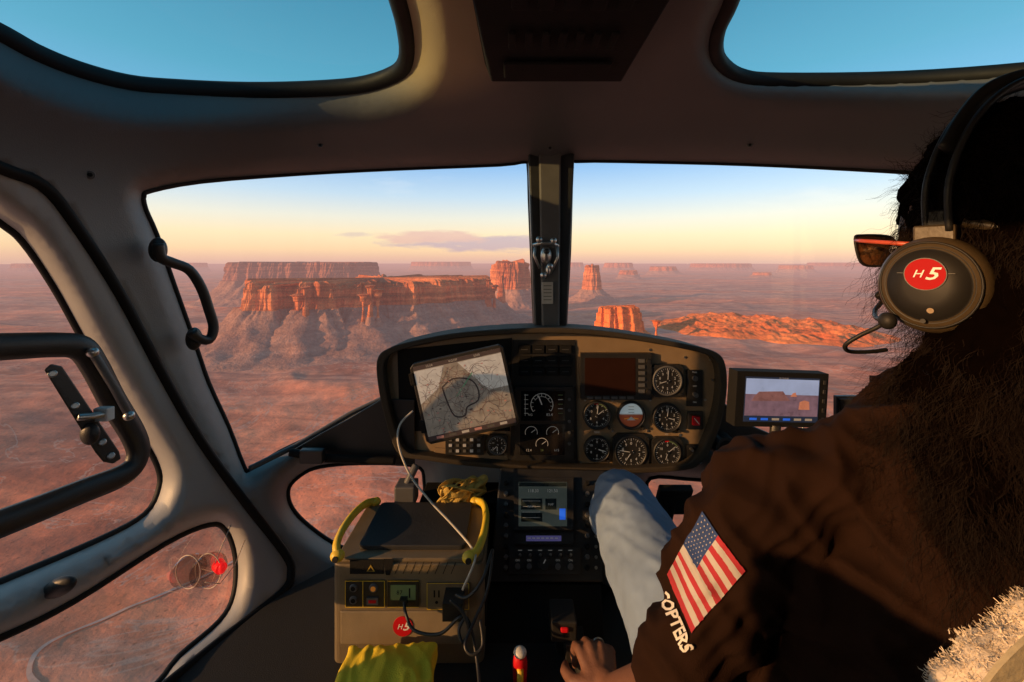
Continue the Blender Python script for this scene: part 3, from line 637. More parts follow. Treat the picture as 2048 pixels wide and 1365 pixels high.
for r_ in range(3):
    for q in range(4):
        ip.rect(m,1038+q*27,690+r_*22,1061+q*27,706+r_*22,.003,.010,BLKM);ip.line(m,(1042+q*27,698+r_*22),(1056+q*27,698+r_*22),.0012,.0105,GRY)
obj('annunciator_panel',m,pin,bevel=.001)
m=MB();ip.rect(m,892,868,968,907,.0,.010,BLK)
for r_ in range(3):
    for q in range(5): ip.rect(m,899+q*14,874+r_*11,905+q*14,879+r_*11,.010,.013,WHT if (q+r_)%2 else GRY)
obj('keypad',m,pin)
m=MB();ip.rect(m,1374,822,1404,858,.0,.006,BLK);ip.rect(m,1382,830,1396,848,.006,.014,RED);ip.line(m,(1384,833),(1394,845),.0014,.0145,WHT);obj('guarded_switch',m,pin,bevel=.001,label='red guarded switch')
m=MB();ip.rect(m,1372,888,1404,922,.0,.006,BLK)
for q in range(4): ip.disc(m,1380+16*(q%2),896+16*(q//2),.0045,.006,.018,MET,.003,10)
obj('switch_group',m,pin)
m=MB();ip.rect(m,1372,740,1404,812,0,.004,BLK);ip.disc(m,1388,756,.007,0.004,.010,GRY);ip.disc(m,1388,788,.006,0.004,.016,GRY)
for q in range(3): ip.text(m,('PULL','OFF','ON')[q],1388,(744,772,804)[q],.006,.0046,WHT)
obj('knob_panel',m,pin)
for u,mt in ((1047,YEL),(1062,YEL),(1080,WHT),(1096,YEL),(1113,RED),(1130,WHT),(1148,YEL),(1165,BLK),(1182,YEL)):
    m=MB();ip.disc(m,u,944,.0045,0.02,.03,BLK,None,10);ip.disc(m,u,944,.0050,.03,.044,mt,.0038,12);obj('push_button',m,pin)
m=MB();ip.rect(m,1025,936,1200,952,-.02,.02,BLK);obj('push_button_rail',m,pin)
m=MB();ip.disc(m,1447,892,.034,-.05,.02,BLK,.030);ip.disc(m,1447,892,.022,.02,.022,BLKM);ip.disc(m,1447,892,.008,.02,.028,GRY);obj('air_vent',m,pin)
# ---------------------------------------------------------------- centre console
def CF(u,v):
    y=1.7967/(1.147+(v-V0)/F);return W(u,v,y)
cN=V((0,-.754,.657));cf=PF(CF,(1,0,0),(0,.657,.754),cN)
m=MB();a=[CF(1000,935),CF(1212,940),CF(1205,1165),CF(978,1165)]
m.hexa(a,[V((p.x,p.y+.12,-.80)) for p in a],BLK)
a=[CF(978,1166),CF(1205,1166),CF(1215,1330),CF(960,1330)];a=[p-cN*.02 for p in a];m.hexa(a,[V((p.x,p.y+.12,-.82)) for p in a],BLKM)
con=obj('centre_console',m,heli,bevel=.004)
m=MB();cf.rect(m,1028,958,1146,1062,0,.012,BLK);cf.rect(m,1037,967,1133,1055,.012,.0125,M('lcd_grey',(.07,.085,.075),.2,emis=.25))
LD=M('lcd_dark',(.02,.03,.03),.3)
cf.rect(m,1038,968,1132,976,.0125,.013,LD);cf.text(m,'118.30',1066,985,.010,.0135,WHT);cf.text(m,'121.50',1104,985,.010,.0135,WHT)
for (a,b,c2,d) in ((1042,1000,1084,1022),(1042,1028,1084,1046),(1090,1000,1112,1022)): cf.rect(m,a,b,c2,d,.0125,.013,LD)
cf.rect(m,1118,1020,1130,1042,.0125,.0133,BLU)
for q in range(4): cf.line(m,(1045,1005+q*11),(1080,1005+q*11),.0007,.0136,WHT)
cf.text(m,'NAV 1',1063,1016,.007,.0136,WHT);cf.text(m,'MAP',1101,1012,.007,.0136,WHT)
obj('display',m,con,bevel=.0008,label='lit navigation display with blue key')
m=MB();cf.rect(m,1030,1068,1146,1090,0,.008,BLK);cf.rect(m,1052,1073,1122,1084,.008,.0085,M('lcd_violet',(.10,.09,.25),.3,emis=.35))
for q in range(7): cf.line(m,(1055+q*9,1078),(1061+q*9,1078),.002,.009,WHT)
obj('radio_strip',m,con)
m=MB();cf.rect(m,1018,1096,1160,1150,0,.007,BLK)
for q in range(6):
    cf.disc(m,1040+q*20,1112,.0035,.007,.022,MET,.0025,10);cf.line(m,(1036+q*20,1102),(1044+q*20,1102),.0014,.0078,WHT)
cf.disc(m,1086,1130,.012,.007,.022,BLK);cf.line(m,(1086,1130),(1090,1122),.002,.0225,WHT)
for u in (1035,1058,1115,1140): cf.text(m,'ON',u,1122,.006,.0078,WHT);cf.disc(m,u,1135,.006,.007,.016,GRY)
obj('switch_panel',m,con)
for q in range(9):
    for u,r_,mt in ((1012,.0055,GRY if q%3 else BLKM),(1174,.0055,GRY if q%2 else BLKM),(1192,.0035,MET)):
        m=MB();cf.disc(m,u,968+q*21,r_,0,.012 if r_>.004 else .005,mt,r_*.85,12);obj('knob',m,con)
m=MB();p=W(1125,1240,.86);m.box(p,(.05,.06,.04),BLK);m.box(p+V((0,-.033,.008)),(.016,.006,.010),RED);m.tube([p+V((0,0,0)),p+V((.01,.03,-.1))],.02,BLK,12);obj('lever_guard',m,con,bevel=.004)
m=MB();p=W(1040,1325,.80);m.tube([p+V((.0,.02,-.06)),p,p+V((0,-.01,.025))],[.013,.014,.010],RED,14);m.tube([p+V((-.0,-.012,-.045)),p+V((0,-.014,.0))],.006,YEL,8);m.ell(p+V((0,-.01,.028)),(.012,.012,.008),MATS['white_plastic']);obj('red_lever',m,con,label='red lever with yellow band')
HD=V((.022,0,-.030))
m=MB();c1=W(1128,1262,.845)+HD;c2=W(1195,1440,.72)+HD;m.tube([c1,(c1+c2)/2,c2],[.017,.016,.015],BLK,16);m.box(c1+V((-.002,.0,.004)),(.040,.045,.035),BLK);m.box(c1+V((-.003,-.024,.010)),(.010,.004,.006),RED);obj('collective_lever',m,heli,bevel=.004)
for u in (1345,1480):
    m=MB();p=W(u,1000,1.18);m.box(p,(.09,.02,.11),BLK,Matrix.Rotation(.5,3,'X'));m.tube([p,p+V((0,.05,-.12))],.012,BLK,8);obj('rudder_pedal',m,heli,bevel=.004)
# ---------------------------------------------------------------- tablet
tb=empty('tablet',W(930,880,1.07),'tablet in black case showing a pale map, clipped to instrument panel','tablet')
tu,tv,ty=930,788,1.06;ra=math.radians(12.5)
def TF(a,b):
    c=W(tu,tv,ty);return c+V((a*math.cos(ra)-b*math.sin(ra),0.0,a*math.sin(ra)+b*math.cos(ra)))
tf=PF(TF,(math.cos(ra),0,math.sin(ra)),(-math.sin(ra),0,math.cos(ra)),(0,-1,0))
hw,hh=.118,.102
m=MB();tf.poly(m,[(-hw,-hh+.01),(-hw+.01,-hh),(hw-.01,-hh),(hw,-hh+.01),(hw,hh-.01),(hw-.01,hh),(-hw+.01,hh),(-hw,hh-.01)],-.008,.008,BLK)
for s_ in(-.07,.05): tf.rect(m,-hw-.006,s_,-hw+.006,s_+.03,-.01,.012,BLKM)
m.tube([W(tu,tv,ty+.005),W(tu+10,tv+10,1.16)],.014,BLK,12)
obj('tablet_case',m,tb,bevel=.002)
MAP1=M('map_paper',(.26,.235,.20),.35,var=.6,scale=45,emis=.18,coat=.3);MAP2=M('map_pale',(.40,.39,.36),.35,var=.35,scale=60,emis=.32);RD=M('map_road',(.07,.055,.06),.5,emis=.05);RD2=M('map_line',(.18,.09,.07),.5);GRL=M('map_green',(.1,.4,.2),.5,emis=.1);MPK=M('map_pink',(.45,.22,.20),.5,emis=.1)
m=MB();a_,b_=hw-.008,hh-.008
tf.rect(m,-a_,-b_,a_,b_,.008,.0085,MAP1)
tf.poly(m,[(0.0,b_-.012),(a_,b_-.012),(a_,-.0),(.06,.0)],.0085,.0088,MAP2);tf.poly(m,[(-a_,b_-.012),(-.035,b_-.012),(-.06,.03),(-a_,.0)],.0085,.0088,MAP2)
tf.rect(m,-a_,b_-.010,a_,b_,.0085,.009,RD)
rt=[(-.05,.03),(-.02,.045),(.02,.035),(.035,.01),(.03,-.02),(.0,-.03),(-.01,-.05),(-.035,-.045),(-.045,-.01),(-.05,.03)]
rr=cat(rt,3,False)
for p,q in zip(rr,rr[1:]): tf.line(m,p,q,.0034,.0092,RD)
rd=random.Random(3)
for k in range(150):
    x,y=rd.uniform(-a_,a_),rd.uniform(-b_,b_-.02);an=rd.uniform(0,6.28)
    for q in range(rd.randint(3,8)):
        x2=x+.008*math.cos(an);y2=y+.008*math.sin(an);an+=rd.uniform(-.8,.8)
        if abs(x2)>a_-.003 or not(-b_+.003<y2<b_-.014): break
        tf.line(m,(x,y),(x2,y2),.0007,.0090+k*1e-6,RD2 if k%3 else RD);x,y=x2,y2
for k in range(60):
    x,y=rd.uniform(-a_+.01,a_-.01),rd.uniform(-b_+.01,b_-.02);q=rd.uniform(.001,.003);tf.rect(m,x,y,x+q*2,y+q,.0089,.00915+k*2e-6,MPK if k%3 else RD)
tf.line(m,(0,.02),(.03,.05),.0018,.0094,GRL);tf.line(m,(-.02,.0),(0,.02),.0012,.0094,GRL)
tf.rect(m,-a_,-b_,a_,-b_+.012,.009,.0094,RD)
for q in range(6): tf.rect(m,-.09+q*.032,-b_+.003,-.072+q*.032,-b_+.009,.0094,.0096,(MPK,GRY,WHT)[q%3])
for q,t in enumerate(('12:04','KGOP','5500')): tf.text(m,t,-.07+.06*q,b_-.005,.008,.0095,WHT)
obj('tablet_screen',m,tb)
m=MB();cb=[W(826,822,1.05),W(800,850,1.03),W(797,890,1.0),W(820,950,.98),W(858,1000,.95),W(905,1050,.92),W(943,1095,.88),W(950,1120,.835),W(925,1180,.825)]
pts=[V(q) for q in cat([tuple(c) for c in cb],6,False)]
m.tube(pts,.0024,M('white_cable',(.5,.48,.42),.5),8);obj('charging_cable',m,tb)
# ---------------------------------------------------------------- monitor
mn=empty('monitor',W(1560,900,1.0),'small black camera monitor showing a desert view on a bracket','monitor')
ra2=math.radians(-3.5);mc=W(1562,799,1.0)
def MF(a,b): return mc+V((a*math.cos(ra2)-b*math.sin(ra2),a*.12,a*math.sin(ra2)+b*math.cos(ra2)))
mf=PF(MF,(math.cos(ra2),.12,math.sin(ra2)),(-math.sin(ra2),0,math.cos(ra2)),(.12,-.99,0))
m=MB();mf.rect(m,-.116,-.064,.116,.064,-.028,.004,BLKM)
for q in range(5): mf.rect(m,.102,-.05+q*.022,.109,-.040+q*.022,.004,.006,BLK)
m.tube([MF(-.01,-.06),MF(-.01,-.10),MF(.0,-.15)+V((0,.06,0))],.012,BLK,10)
for x in(.03,.06): m.tube([MF(x,-.06),MF(x,-.1)],.003,MET,8)
obj('monitor_body',m,mn,bevel=.004)
m=MB();mf.rect(m,-.095,-.052,.093,.052,.004,.0046,M('mon_dark',(.02,.03,.06),.2,emis=.4))
mf.rect(m,-.093,.012,.091,.048,.0046,.0048,M('mon_sky',(.24,.32,.52),.3,emis=.6));mf.rect(m,-.093,-.038,.091,.012,.0046,.0048,M('mon_land',(.15,.10,.14),.3,var=.6,scale=60,emis=.5))
MR1=M('mon_rock',(.18,.09,.09),.3,emis=.5,var=.5,scale=90);MR2=M('mon_rock2',(.45,.18,.11),.3,emis=.5)
mf.poly(m,[(-.07,.008),(-.06,.018),(.0,.02),(.01,.008),(.02,-.002),(-.078,-.004)],.0048,.005,MR1)
mf.poly(m,[(.042,-.022),(.044,-.004),(.056,.0),(.068,-.003),(.07,-.022)],.0048,.005,MR2)
mf.poly(m,[(.02,.008),(.025,.016),(.032,.018),(.036,.008)],.0048,.005,MR2)
for q in range(6): mf.rect(m,-.08+q*.028,-.048,-.062+q*.028,-.043,.0048,.005,BLU if q in(0,1,3) else WHT)
mf.text(m,'00:12:45:08',.0,.050,.005,.0052,WHT)
obj('monitor_screen',m,mn)
m=MB();pc=W(1700,832,1.05);m.box(pc,(.075,.012,.10),BLK);m.box(pc+V((0,-.008,0)),(.066,.004,.09),SCR);m.tube([pc,pc+V((-.02,.08,-.09))],.01,BLK,8);obj('phone',m,None,bevel=.004,label='dark phone held in a panel mount',cat='phone')
# ---------------------------------------------------------------- power station
ps=empty('power_station',(-.206,.95,-.8),'portable power station, dark grey with yellow handles, standing on floor','power station')
PSB=M('station_body',(.18,.140,.085),.5,bump=.25,bscale=500);PSL=M('station_light',(.25,.20,.13),.5,bump=.2,bscale=500);PSD=M('station_top',(.025,.025,.025),.6,bump=.2)
x0,x1,y0,y1,zt=-.358,-.056,.85,1.05,-.590
def rb(m,x0,x1,y0,y1,z0,z1,r,mat):
    pts=[]
    for cx_,cy_,a0 in ((x1-r,y1-r,0),(x0+r,y1-r,90),(x0+r,y0+r,180),(x1-r,y0+r,270)):
        for k in range(5):
            a=math.radians(a0+k*22.5);pts.append((cx_+r*math.cos(a),cy_+r*math.sin(a)))
    m.hexa([V((p[0],p[1],z0)) for p in pts],[V((p[0],p[1],z1)) for p in pts],mat)
m=MB();rb(m,x0,x1,y0,y1,-.8,zt-.012,.014,PSB);rb(m,x0+.004,x1-.004,y0+.006,y1-.004,zt-.012,zt-.004,.014,PSB);rb(m,x0+.04,x1-.04,y0+.03,y1-.01,zt-.004,zt+.006,.012,PSD)
for q in range(14): m.box((x1+.001,y0+.03+q*.01,-.70),(.004,.004,.10),BLKM)
obj('station_case',m,ps,bevel=.003)
pf=PF(lambda u,v:W(u,v,.85),(1,0,0),(0,0,1),(0,-1,0))
m=MB();pf.rect(m,682,1220,935,1286,0,.004,PSL);obj('front_band',m,ps,bevel=.002,label='light tan lower front band')
m=MB()
pf.poly(m,[(768,1118),(788,1118),(780,1150),(772,1150)],0,.0012,BLKM);pf.rect(m,700,1120,768,1148,0,.0008,BLKM)
YD=M('dull_yellow',(.40,.28,.04),.6)
pf.poly(m,[(734,1142),(742,1129),(750,1142)],.0008,.002,YD);pf.poly(m,[(737,1141),(742,1133),(747,1141)],.002,.0022,BLKM)
for q in range(8): pf.line(m,(800+q*16,1124),(790+q*16,1148),.0012,.0008,BLKM)
obj('front_vent',m,ps)
m=MB();pf.rect(m,692,1160,770,1212,0,.003,BLK)
for (u,v,r) in ((708,1174,.008),(708,1198,.008),(748,1174,.009)): pf.disc(m,u,v,r,.003,.006,GRY,r*.8);pf.disc(m,u,v,r*.55,.006,.0065,BLKM if r<.009 else ORG)
for a in ((692,1160,770,1160),(770,1160,770,1212),(770,1212,692,1212),(692,1212,692,1160),(727,1160,727,1212)): pf.line(m,a[:2],a[2:],.0012,.0036,YEL)
pf.rect(m,735,1192,758,1206,.003,.006,GRY);pf.rect(m,739,1196,754,1202,.006,.0065,RED)
obj('socket_group',m,ps)
m=MB();pf.rect(m,776,1160,838,1212,0,.003,BLK);pf.rect(m,782,1168,832,1198,.003,.0035,GRN);pf.text(m,'87',800,1183,.012,.004,BLKM);pf.line(m,(820,1174),(820,1193),.003,.004,BLKM)
for a in ((776,1160,838,1160),(776,1212,838,1212)): pf.line(m,a[:2],a[2:],.0012,.0036,YEL)
obj('station_display',m,ps)
m=MB();pf.rect(m,855,1164,938,1216,0,.004,PSB)
for a in ((855,1164,938,1164),(938,1164,938,1216),(938,1216,855,1216),(855,1216,855,1164)): pf.line(m,a[:2],a[2:],.0012,.0044,YEL)
pf.rect(m,868,1178,871,1192,.004,.0046,BLKM);pf.rect(m,877,1178,880,1192,.004,.0046,BLKM);pf.disc(m,874,1202,.003,.004,.0046,BLKM)
pf.rect(m,892,1172,930,1206,.004,.045,BLK)
obj('mains_outlet',m,ps,bevel=.002)
LGW=M('logo_white',(.80,.80,.80),.5)
m=MB();pf.disc(m,807,1249,.0195,.004,.0058,RED,None,36);pf.text(m,'H',801,1249,.014,.0064,LGW,0,1.0,.01,.3);pf.text(m,'5',813,1249,.022,.0064,LGW,0,1.2,.02,.3);obj('logo_sticker',m,ps,label='round red sticker reading H5')
for sx,pt in ((0,[(675,1112,.845),(673,1090,.86),(685,1060,.90),(708,1028,.97),(732,1008,1.03),(752,1004,1.05)]),(1,[(938,1115,.845),(955,1100,.86),(968,1065,.91),(972,1030,.98),(966,1008,1.03),(950,1003,1.05)])):
    m=MB();pp=[V(q) for q in cat([tuple(W(*p)) for p in pt],5,False)];m.tube(pp,.0095,YEL,12,False,.8)
    m.ell(pp[0],(.014,.012,.012),YEL);m.ell(pp[-1],(.012,.012,.010),YEL);m.cyl(pp[0]+V((0,-.013,0)),pp[0]+V((0,-.009,0)),.006,BLK,None,14)
    obj('handle',m,ps)
m=MB()
for pt in ([(912,1190,.80),(935,1195,.79),(965,1160,.80),(985,1100,.86),(975,1180,.82),(950,1240,.79),(930,1290,.76),(945,1310,.75),(965,1290,.76),(960,1240,.78)],[(808,1200,.84),(812,1230,.82),(830,1262,.80),(880,1268,.79),(920,1235,.79),(940,1250,.79),(955,1330,.75),(960,1400,.7)],[(900,1200,.80),(925,1225,.79),(938,1262,.78),(925,1285,.77),(918,1260,.78),(930,1235,.79)]):
    m.tube([V(q) for q in cat([tuple(W(*p)) for p in pt],6,False)],.003,BLK,8)
m.box(W(808,1200,.845),(.014,.02,.012),BLK)
obj('power_cable',m,None,label='tangled black power cables plugged into the power station',cat='cable')
# ---------------------------------------------------------------- yellow cloth, strap bundle
CL=M('yellow_fabric',(.98,.68,.03),.8,var=.08,scale=15,bump=.5,bscale=600)
m=MB();m.box((-.222,.730,-.772),(.165,.16,.10),YEL,Matrix.Rotation(.05,3,'Z'));m.ell((-.215,.755,-.728),(.080,.05,.014),YEL)
me=organic(m,.0035,CL,8,lambda p:(abs(noise.noise(V((p.x*34+p.y*8,p.y*16,p.z*12))))*-.014+noise.noise(V((p.x*80,p.y*30,p.z*30)))*.003+.003))
finish('cloth_bag',me,None,label='crumpled bright yellow cloth bag lying on cabin floor',cat='bag')
m=MB();SG=M('tan_strap',(.62,.42,.09),.8,bump=.5,bscale=400);rd=random.Random(5)
c0=W(925,985,1.07)
for k in range(7):
    pts=[];ph=rd.uniform(0,6)
    for q in range(16):
        a=ph+q*.45;pts.append(tuple(c0+V((.055*math.cos(a)*(.6+.5*rd.random()),.03*math.sin(a*1.3),.020*math.sin(a*1.7+k)+.004*k-.012))))
    m.tube([V(q) for q in cat(pts,3,False)],.0065,SG,8,False,.28)
obj('strap_bundle',m,None,label='bundled yellow tan webbing straps stuffed below the instrument panel',cat='strap')
m=MB();m.box(c0+V((-.0,.05,-.125)),(.22,.1,.20),BLKM);m.box(c0+V((-.14,.0,-.0)),(.05,.05,.05),GRY);m.tube([c0+V((-.14,0,.02)),c0+V((-.12,.02,.06))],.01,GRY,8);obj('footwell_box',m,heli,bevel=.008)
# ---------------------------------------------------------------- person
SKIN=M('skin',(.17,.078,.050),.55,var=.18,scale=40,bump=.25,bscale=300)
SH=M('brown_shirt',(.019,.0085,.005),.95,var=.35,scale=12,bump=.5,bscale=900,spec=.08)
JN=M('blue_denim',(.20,.28,.41),.85,var=.35,scale=14,bump=.6,bscale=1000)
HR=M('dark_hair',(.0075,.0038,.0022),.7,var=.5,scale=60,spec=.09);HRC=M('hair_core',(.0025,.0014,.001),1.,var=.2,spec=.0)
m=MB()
E=V((.205,.565,-.575));WR=V((.150,.715,-.690))+HD;SHL=V((.335,.575,-.315))
m.ell((.56,.515,.045),(.076,.096,.108),None);m.cap((.56,.545,-.02),(.558,.575,-.045),.062,.045)
m.ell((.56,.60,.0),(.035,.03,.06),None);m.cap((.558,.612,.015),(.557,.628,-.008),.010,.013);m.ell((.56,.606,-.042),(.028,.018,.014),None);m.ell((.56,.595,-.07),(.026,.026,.02),None)
m.ell((.484,.515,.005),(.008,.018,.032),None);m.ell((.636,.515,.005),(.008,.018,.032),None)
m.cap((.555,.515,-.05),(.545,.52,-.20),.052,.052)
m.v=[p+V((HX,0,0)) for p in m.v]
m.cap((.545,.52,-.27),(.50,.53,-.50),.10,.12);m.cap((.50,.53,-.50),(.44,.54,-.62),.12,.13)
m.cap((.54,.52,-.30),SHL,.05,.05);m.cap((.54,.52,-.30),(.735,.56,-.315),.05,.05)
m.cap(SHL,E,.052,.040);m.cap(E,E.lerp(WR,.4),.041,.036);m.cap(E.lerp(WR,.4),WR,.036,.024)
m.cap((.735,.56,-.315),(.76,.62,-.57),.052,.04);m.cap((.76,.62,-.57),(.62,.80,-.60),.04,.026);m.ell((.60,.83,-.60),(.04,.045,.035),None)
P0=V((.137,.752,-.706))+HD;m.cap(WR,P0,.023,.022);kn=[]
for i,(dx,dz,ln) in enumerate(((-.034,.012,.9),(-.014,.018,1.),(.006,.016,.95),(.024,.008,.78))):
    k=P0+V((dx,.042,dz+.004));kn.append(k);m.cap(P0+V((dx*.5,-.004,dz*.4)),k,.0135,.0096)
    a=k+V((-.004,.024*ln,-.012));b=a+V((-.002,.006,-.022*ln));c2=b+V((.0,-.012,-.014*ln))
    m.cap(k,a,.0092,.0084);m.cap(a,b,.0084,.0078);m.cap(b,c2,.0078,.0066)
t0=P0+V((-.02,-.012,-.0));t1=t0+V((-.030,.012,-.004));t2=t1+V((-.012,.026,-.006));t3=t2+V((.003,.022,-.008))
m.cap(t0,t1,.016,.012);m.cap(t1,t2,.0115,.010);m.cap(t2,t3,.010,.0075)
me=organic(m,.0040,SKIN,3)
per=finish('person',me,None,label='pilot in brown shirt and blue jeans seated at the controls',cat='person')
m=MB()
for pts in [[((.33,.56,-.63),.10),((.285,.68,-.60),.096),((.262,.80,-.575),.086),((.247,.92,-.548),.070),((.246,.975,-.543),.062)],[((.246,.975,-.543),.062),((.25,1.03,-.62),.058),((.26,1.09,-.78),.045)],[((.57,.56,-.63),.10),((.60,.78,-.58),.086),((.62,.95,-.55),.064)],[((.62,.95,-.55),.064),((.60,1.05,-.78),.045)],[((.40,.55,-.64),.12),((.52,.55,-.64),.12)]]:
    for (a,ra_),(b,rb_) in zip(pts,pts[1:]): m.cap(a,b,ra_,rb_)
me=organic(m,.005,JN,6,lambda p:(noise.noise(V((p.x*14,p.y*11,p.z*14)))*.009-abs(noise.noise(V((p.x*26+p.y*12,p.y*15+p.x*18,p.z*24))))*.009+.004+noise.noise(p*70)*.0015))
finish('jeans',me,per,label='faded blue denim jeans')
m=MB()
m.cap((.53,.505,-.24),(.50,.52,-.42),.115,.145);m.cap((.58,.505,-.28),(.52,.52,-.46),.12,.15);m.cap((.50,.52,-.42),(.45,.53,-.62),.15,.16);m.cap((.54,.53,-.60),(.42,.53,-.60),.15,.15)
m.cap((.545,.515,-.20),SHL+V((.01,-.01,-.005)),.065,.068);m.cap((.545,.515,-.20),(.735,.56,-.315),.065,.068)
SE=E.lerp(SHL,.16);m.cap(SHL,SHL.lerp(SE,.5),.072,.068);m.cap(SHL.lerp(SE,.5),SE,.068,.064);m.cap(SHL+V((.05,-.03,-.08)),SHL+V((.09,-.04,-.2)),.07,.08)
m.cap((.735,.56,-.315),(.755,.61,-.50),.07,.06)
def fold(p):
    return noise.noise(V((p.x*9+p.z*10,p.y*9,p.z*5)))*.014-abs(noise.noise(V((p.x*18+p.z*16,p.y*14,p.z*5))))*.028+.009-abs(noise.noise(V((p.x*34-p.z*26,p.y*20,p.z*9+4))))*.011+noise.noise(p*40)*.002
shm=organic(m,.005,SH,8,fold)
bv=BVHTree.FromPolygons([v.co.copy() for v in shm.vertices],[list(p.vertices) for p in shm.polygons])
sho=finish('shirt',shm,per,label='dark brown short sleeved shirt with flag patch')
def onto(u,v,lift):
    d=W(u,v,1.).normalized();h=bv.ray_cast(V((0,0,0)),d)
    if h[0] is None: return None
    n=h[1]
    if n.dot(d)>0:n=-n
    return h[0]+n*lift
FR=M('flag_red',(.42,.025,.04),.8,bump=.5,bscale=1500);FW=M('flag_white',(.52,.48,.45),.8,bump=.5,bscale=1500);FB=M('flag_blue',(.025,.06,.20),.8,bump=.5,bscale=1500)
q00,q10,q11,q01=V((1406,1024)),V((1490,1140)),V((1386,1268)),V((1336,1150))
def fq(s,t): return (q00*(1-s)+q10*s)*(1-t)+(q01*(1-s)+q11*s)*t
def ontoS(s,t,l):
    p=fq(s,t);return onto(p.x,p.y,l)
m=MB();nsx,nst=30,39;G={}
for i in range(nsx+1):
    for j in range(nst+1): G[i,j]=ontoS(i/nsx,j/nst,.0028)
for i in range(nsx):
    for j in range(nst):
        q=[G[i,j],G[i+1,j],G[i+1,j+1],G[i,j+1]]
        if any(x is None for x in q): continue
        st=j//3;mt=FB if (i<nsx*.4 and st<7) else (FR if st%2==0 else FW);m.add(q,[(0,1,2,3)],mt,True)
for r_ in range(9):
    for c_ in range(6 if r_%2==0 else 5):
        s0=(.035+.066*c_+(0 if r_%2==0 else .033));t0_=(r_+.7)*(7/13)/9.6;pts=[]
        for k in range(10):
            a=math.pi/2+k*math.pi/5;rr_=.014 if k%2==0 else .006;pts.append(ontoS(s0+rr_*math.cos(a)*1.1,t0_-rr_*math.sin(a),.0036))
        if all(pts): m.add(pts,[list(range(10))],FW)
obj('flag_patch',m,sho,label='american flag shoulder patch')
vs,fs=textgeo('ICOPTERS',.035);xs=[p.x for p in vs];mn_,mx_=min(xs),max(xs)
A0=V((1322,1176));A1=V((1376,1300));dr=(A1-A0);up=V((dr.y,-dr.x)).normalized()
LW=M('lettering',(.66,.63,.58),.8);out=[onto(*( A0+dr*((p.x-mn_)/(mx_-mn_))+up*(p.y*32)),.003) for p in vs]
good=[f for f in fs if all(out[i] is not None for i in f)];used=sorted({i for f in good for i in f});mp={a:b for b,a in enumerate(used)};m2=MB();m2.add([out[i] for i in used],[[mp[i] for i in f] for f in good],LW);obj('sleeve_lettering',m2,sho)
m=MB();f0=kn[2]+V((-.002,.012,-.006))
m.tube([f0+V((.0105*math.cos(a),.002*math.sin(a),.0105*math.sin(a))) for a in np.linspace(0,6.28,20)[:-1]],.0016,MET,6,True);obj('finger_ring',m,per)
for x in(.535,.585): m=MB();m.ell((x,.612,.018),(.012,.010,.008),M('eye_white',(.7,.7,.7),.3));m.ell((x,.620,.018),(.005,.004,.005),BLK);obj('eye',m,per,dx=HX)
# hair: dark core plus curly locks
m=MB();m.ell((.57,.50,.058),(.098,.102,.130),None);m.cap((.575,.46,.0),(.535,.435,-.13),.10,.092);m.cap((.535,.435,-.13),(.570,.415,-.28),.092,.085);m.cap((.570,.415,-.28),(.58,.405,-.34),.085,.045);m.cap((.62,.45,0),(.66,.42,-.28),.10,.09)
m.cap((.475,.475,-.165),(.480,.450,-.235),.060,.062);m.cap((.480,.450,-.235),(.535,.42,-.31),.062,.05)
hm=organic(m,.005,HRC,4,lambda p:noise.noise(p*16)*.012+noise.noise(V((p.x*80,p.y*80,p.z*50)))*.008+noise.noise(p*160)*.003)
hv=[(v.co.copy(),v.normal.copy()) for v in hm.vertices if v.normal.dot(v.co)<.3*v.co.length or v.co.z>.1]
rd=random.Random(11);VV=[];FF=[];SEG=20
for k in range(5200):
    p,n=rd.choice(hv)
    if p.y>.57 and p.z<.1: continue
    top=p.z>.06
    L_=rd.uniform(.045,.10) if not top else rd.uniform(.025,.05)
    cr0=rd.uniform(.0025,.006) if not top else rd.uniform(.0015,.0035);fr0=rd.uniform(150,300)*(1 if rd.random()<.5 else -1);ph0=rd.uniform(0,6.28)
    rv=V((rd.gauss(0,1),rd.gauss(0,1),rd.gauss(0,1)))
    d0=(n*rd.uniform(.05,.45)+V((0,0,-1.))+rv*.32 if not top else n*.24+V((0,-.5,-.4))+rv*.35)
    d0.normalize()
    for s_ in range(8):
        fz=rd.random()<.16
        d=(d0+V((rd.gauss(0,.08),rd.gauss(0,.08),rd.gauss(0,.08)))+(n*rd.uniform(.3,1.1)+rv*.3 if fz else V((0,0,0)))).normalized()
        a=d.orthogonal().normalized();b=d.cross(a);LL=L_*rd.uniform(.7,1.15)*(.65 if fz else 1);cr_=cr0*rd.uniform(.7,1.3);fr_=fr0*rd.uniform(.93,1.07);ph=ph0+rd.gauss(0,.5)
        w_=rd.uniform(.00012,.00028);c_=p-n*.004+V((rd.gauss(0,.0026),rd.gauss(0,.0026),rd.gauss(0,.0026)));first=True
        for q in range(SEG+1):
            t=q/SEG;rr_=cr_*(.4+.6*t);c2=c_+d*(LL*t)+a*(math.cos(ph+fr_*LL*t)*rr_)+b*(math.sin(ph+fr_*LL*t)*rr_);c2.z-=LL*.22*t*t;ww=w_*(1-t*.5)
            if abs(c2.x-.435)<.042 and abs(c2.y-.465)<.055 and -.080<c2.z<.045: break
            VV.append(c2-b*ww);VV.append(c2+b*ww)
            if not first: j=len(VV);FF.append((j-4,j-3,j-1,j-2))
            first=False
hme=bpy.data.meshes.new('h');hme.from_pydata([tuple(v) for v in VV],[],FF);hme.polygons.foreach_set('use_smooth',[True]*len(FF));hme.polygons.foreach_set('material_index',[1]*len(FF))
hm.materials.append(HR)
bm=bmesh.new();bm.from_mesh(hm);bm.from_mesh(hme);bm.to_mesh(hm);bm.free()
finish('hair',hm,per,label='long dark curly hair',dx=HX)
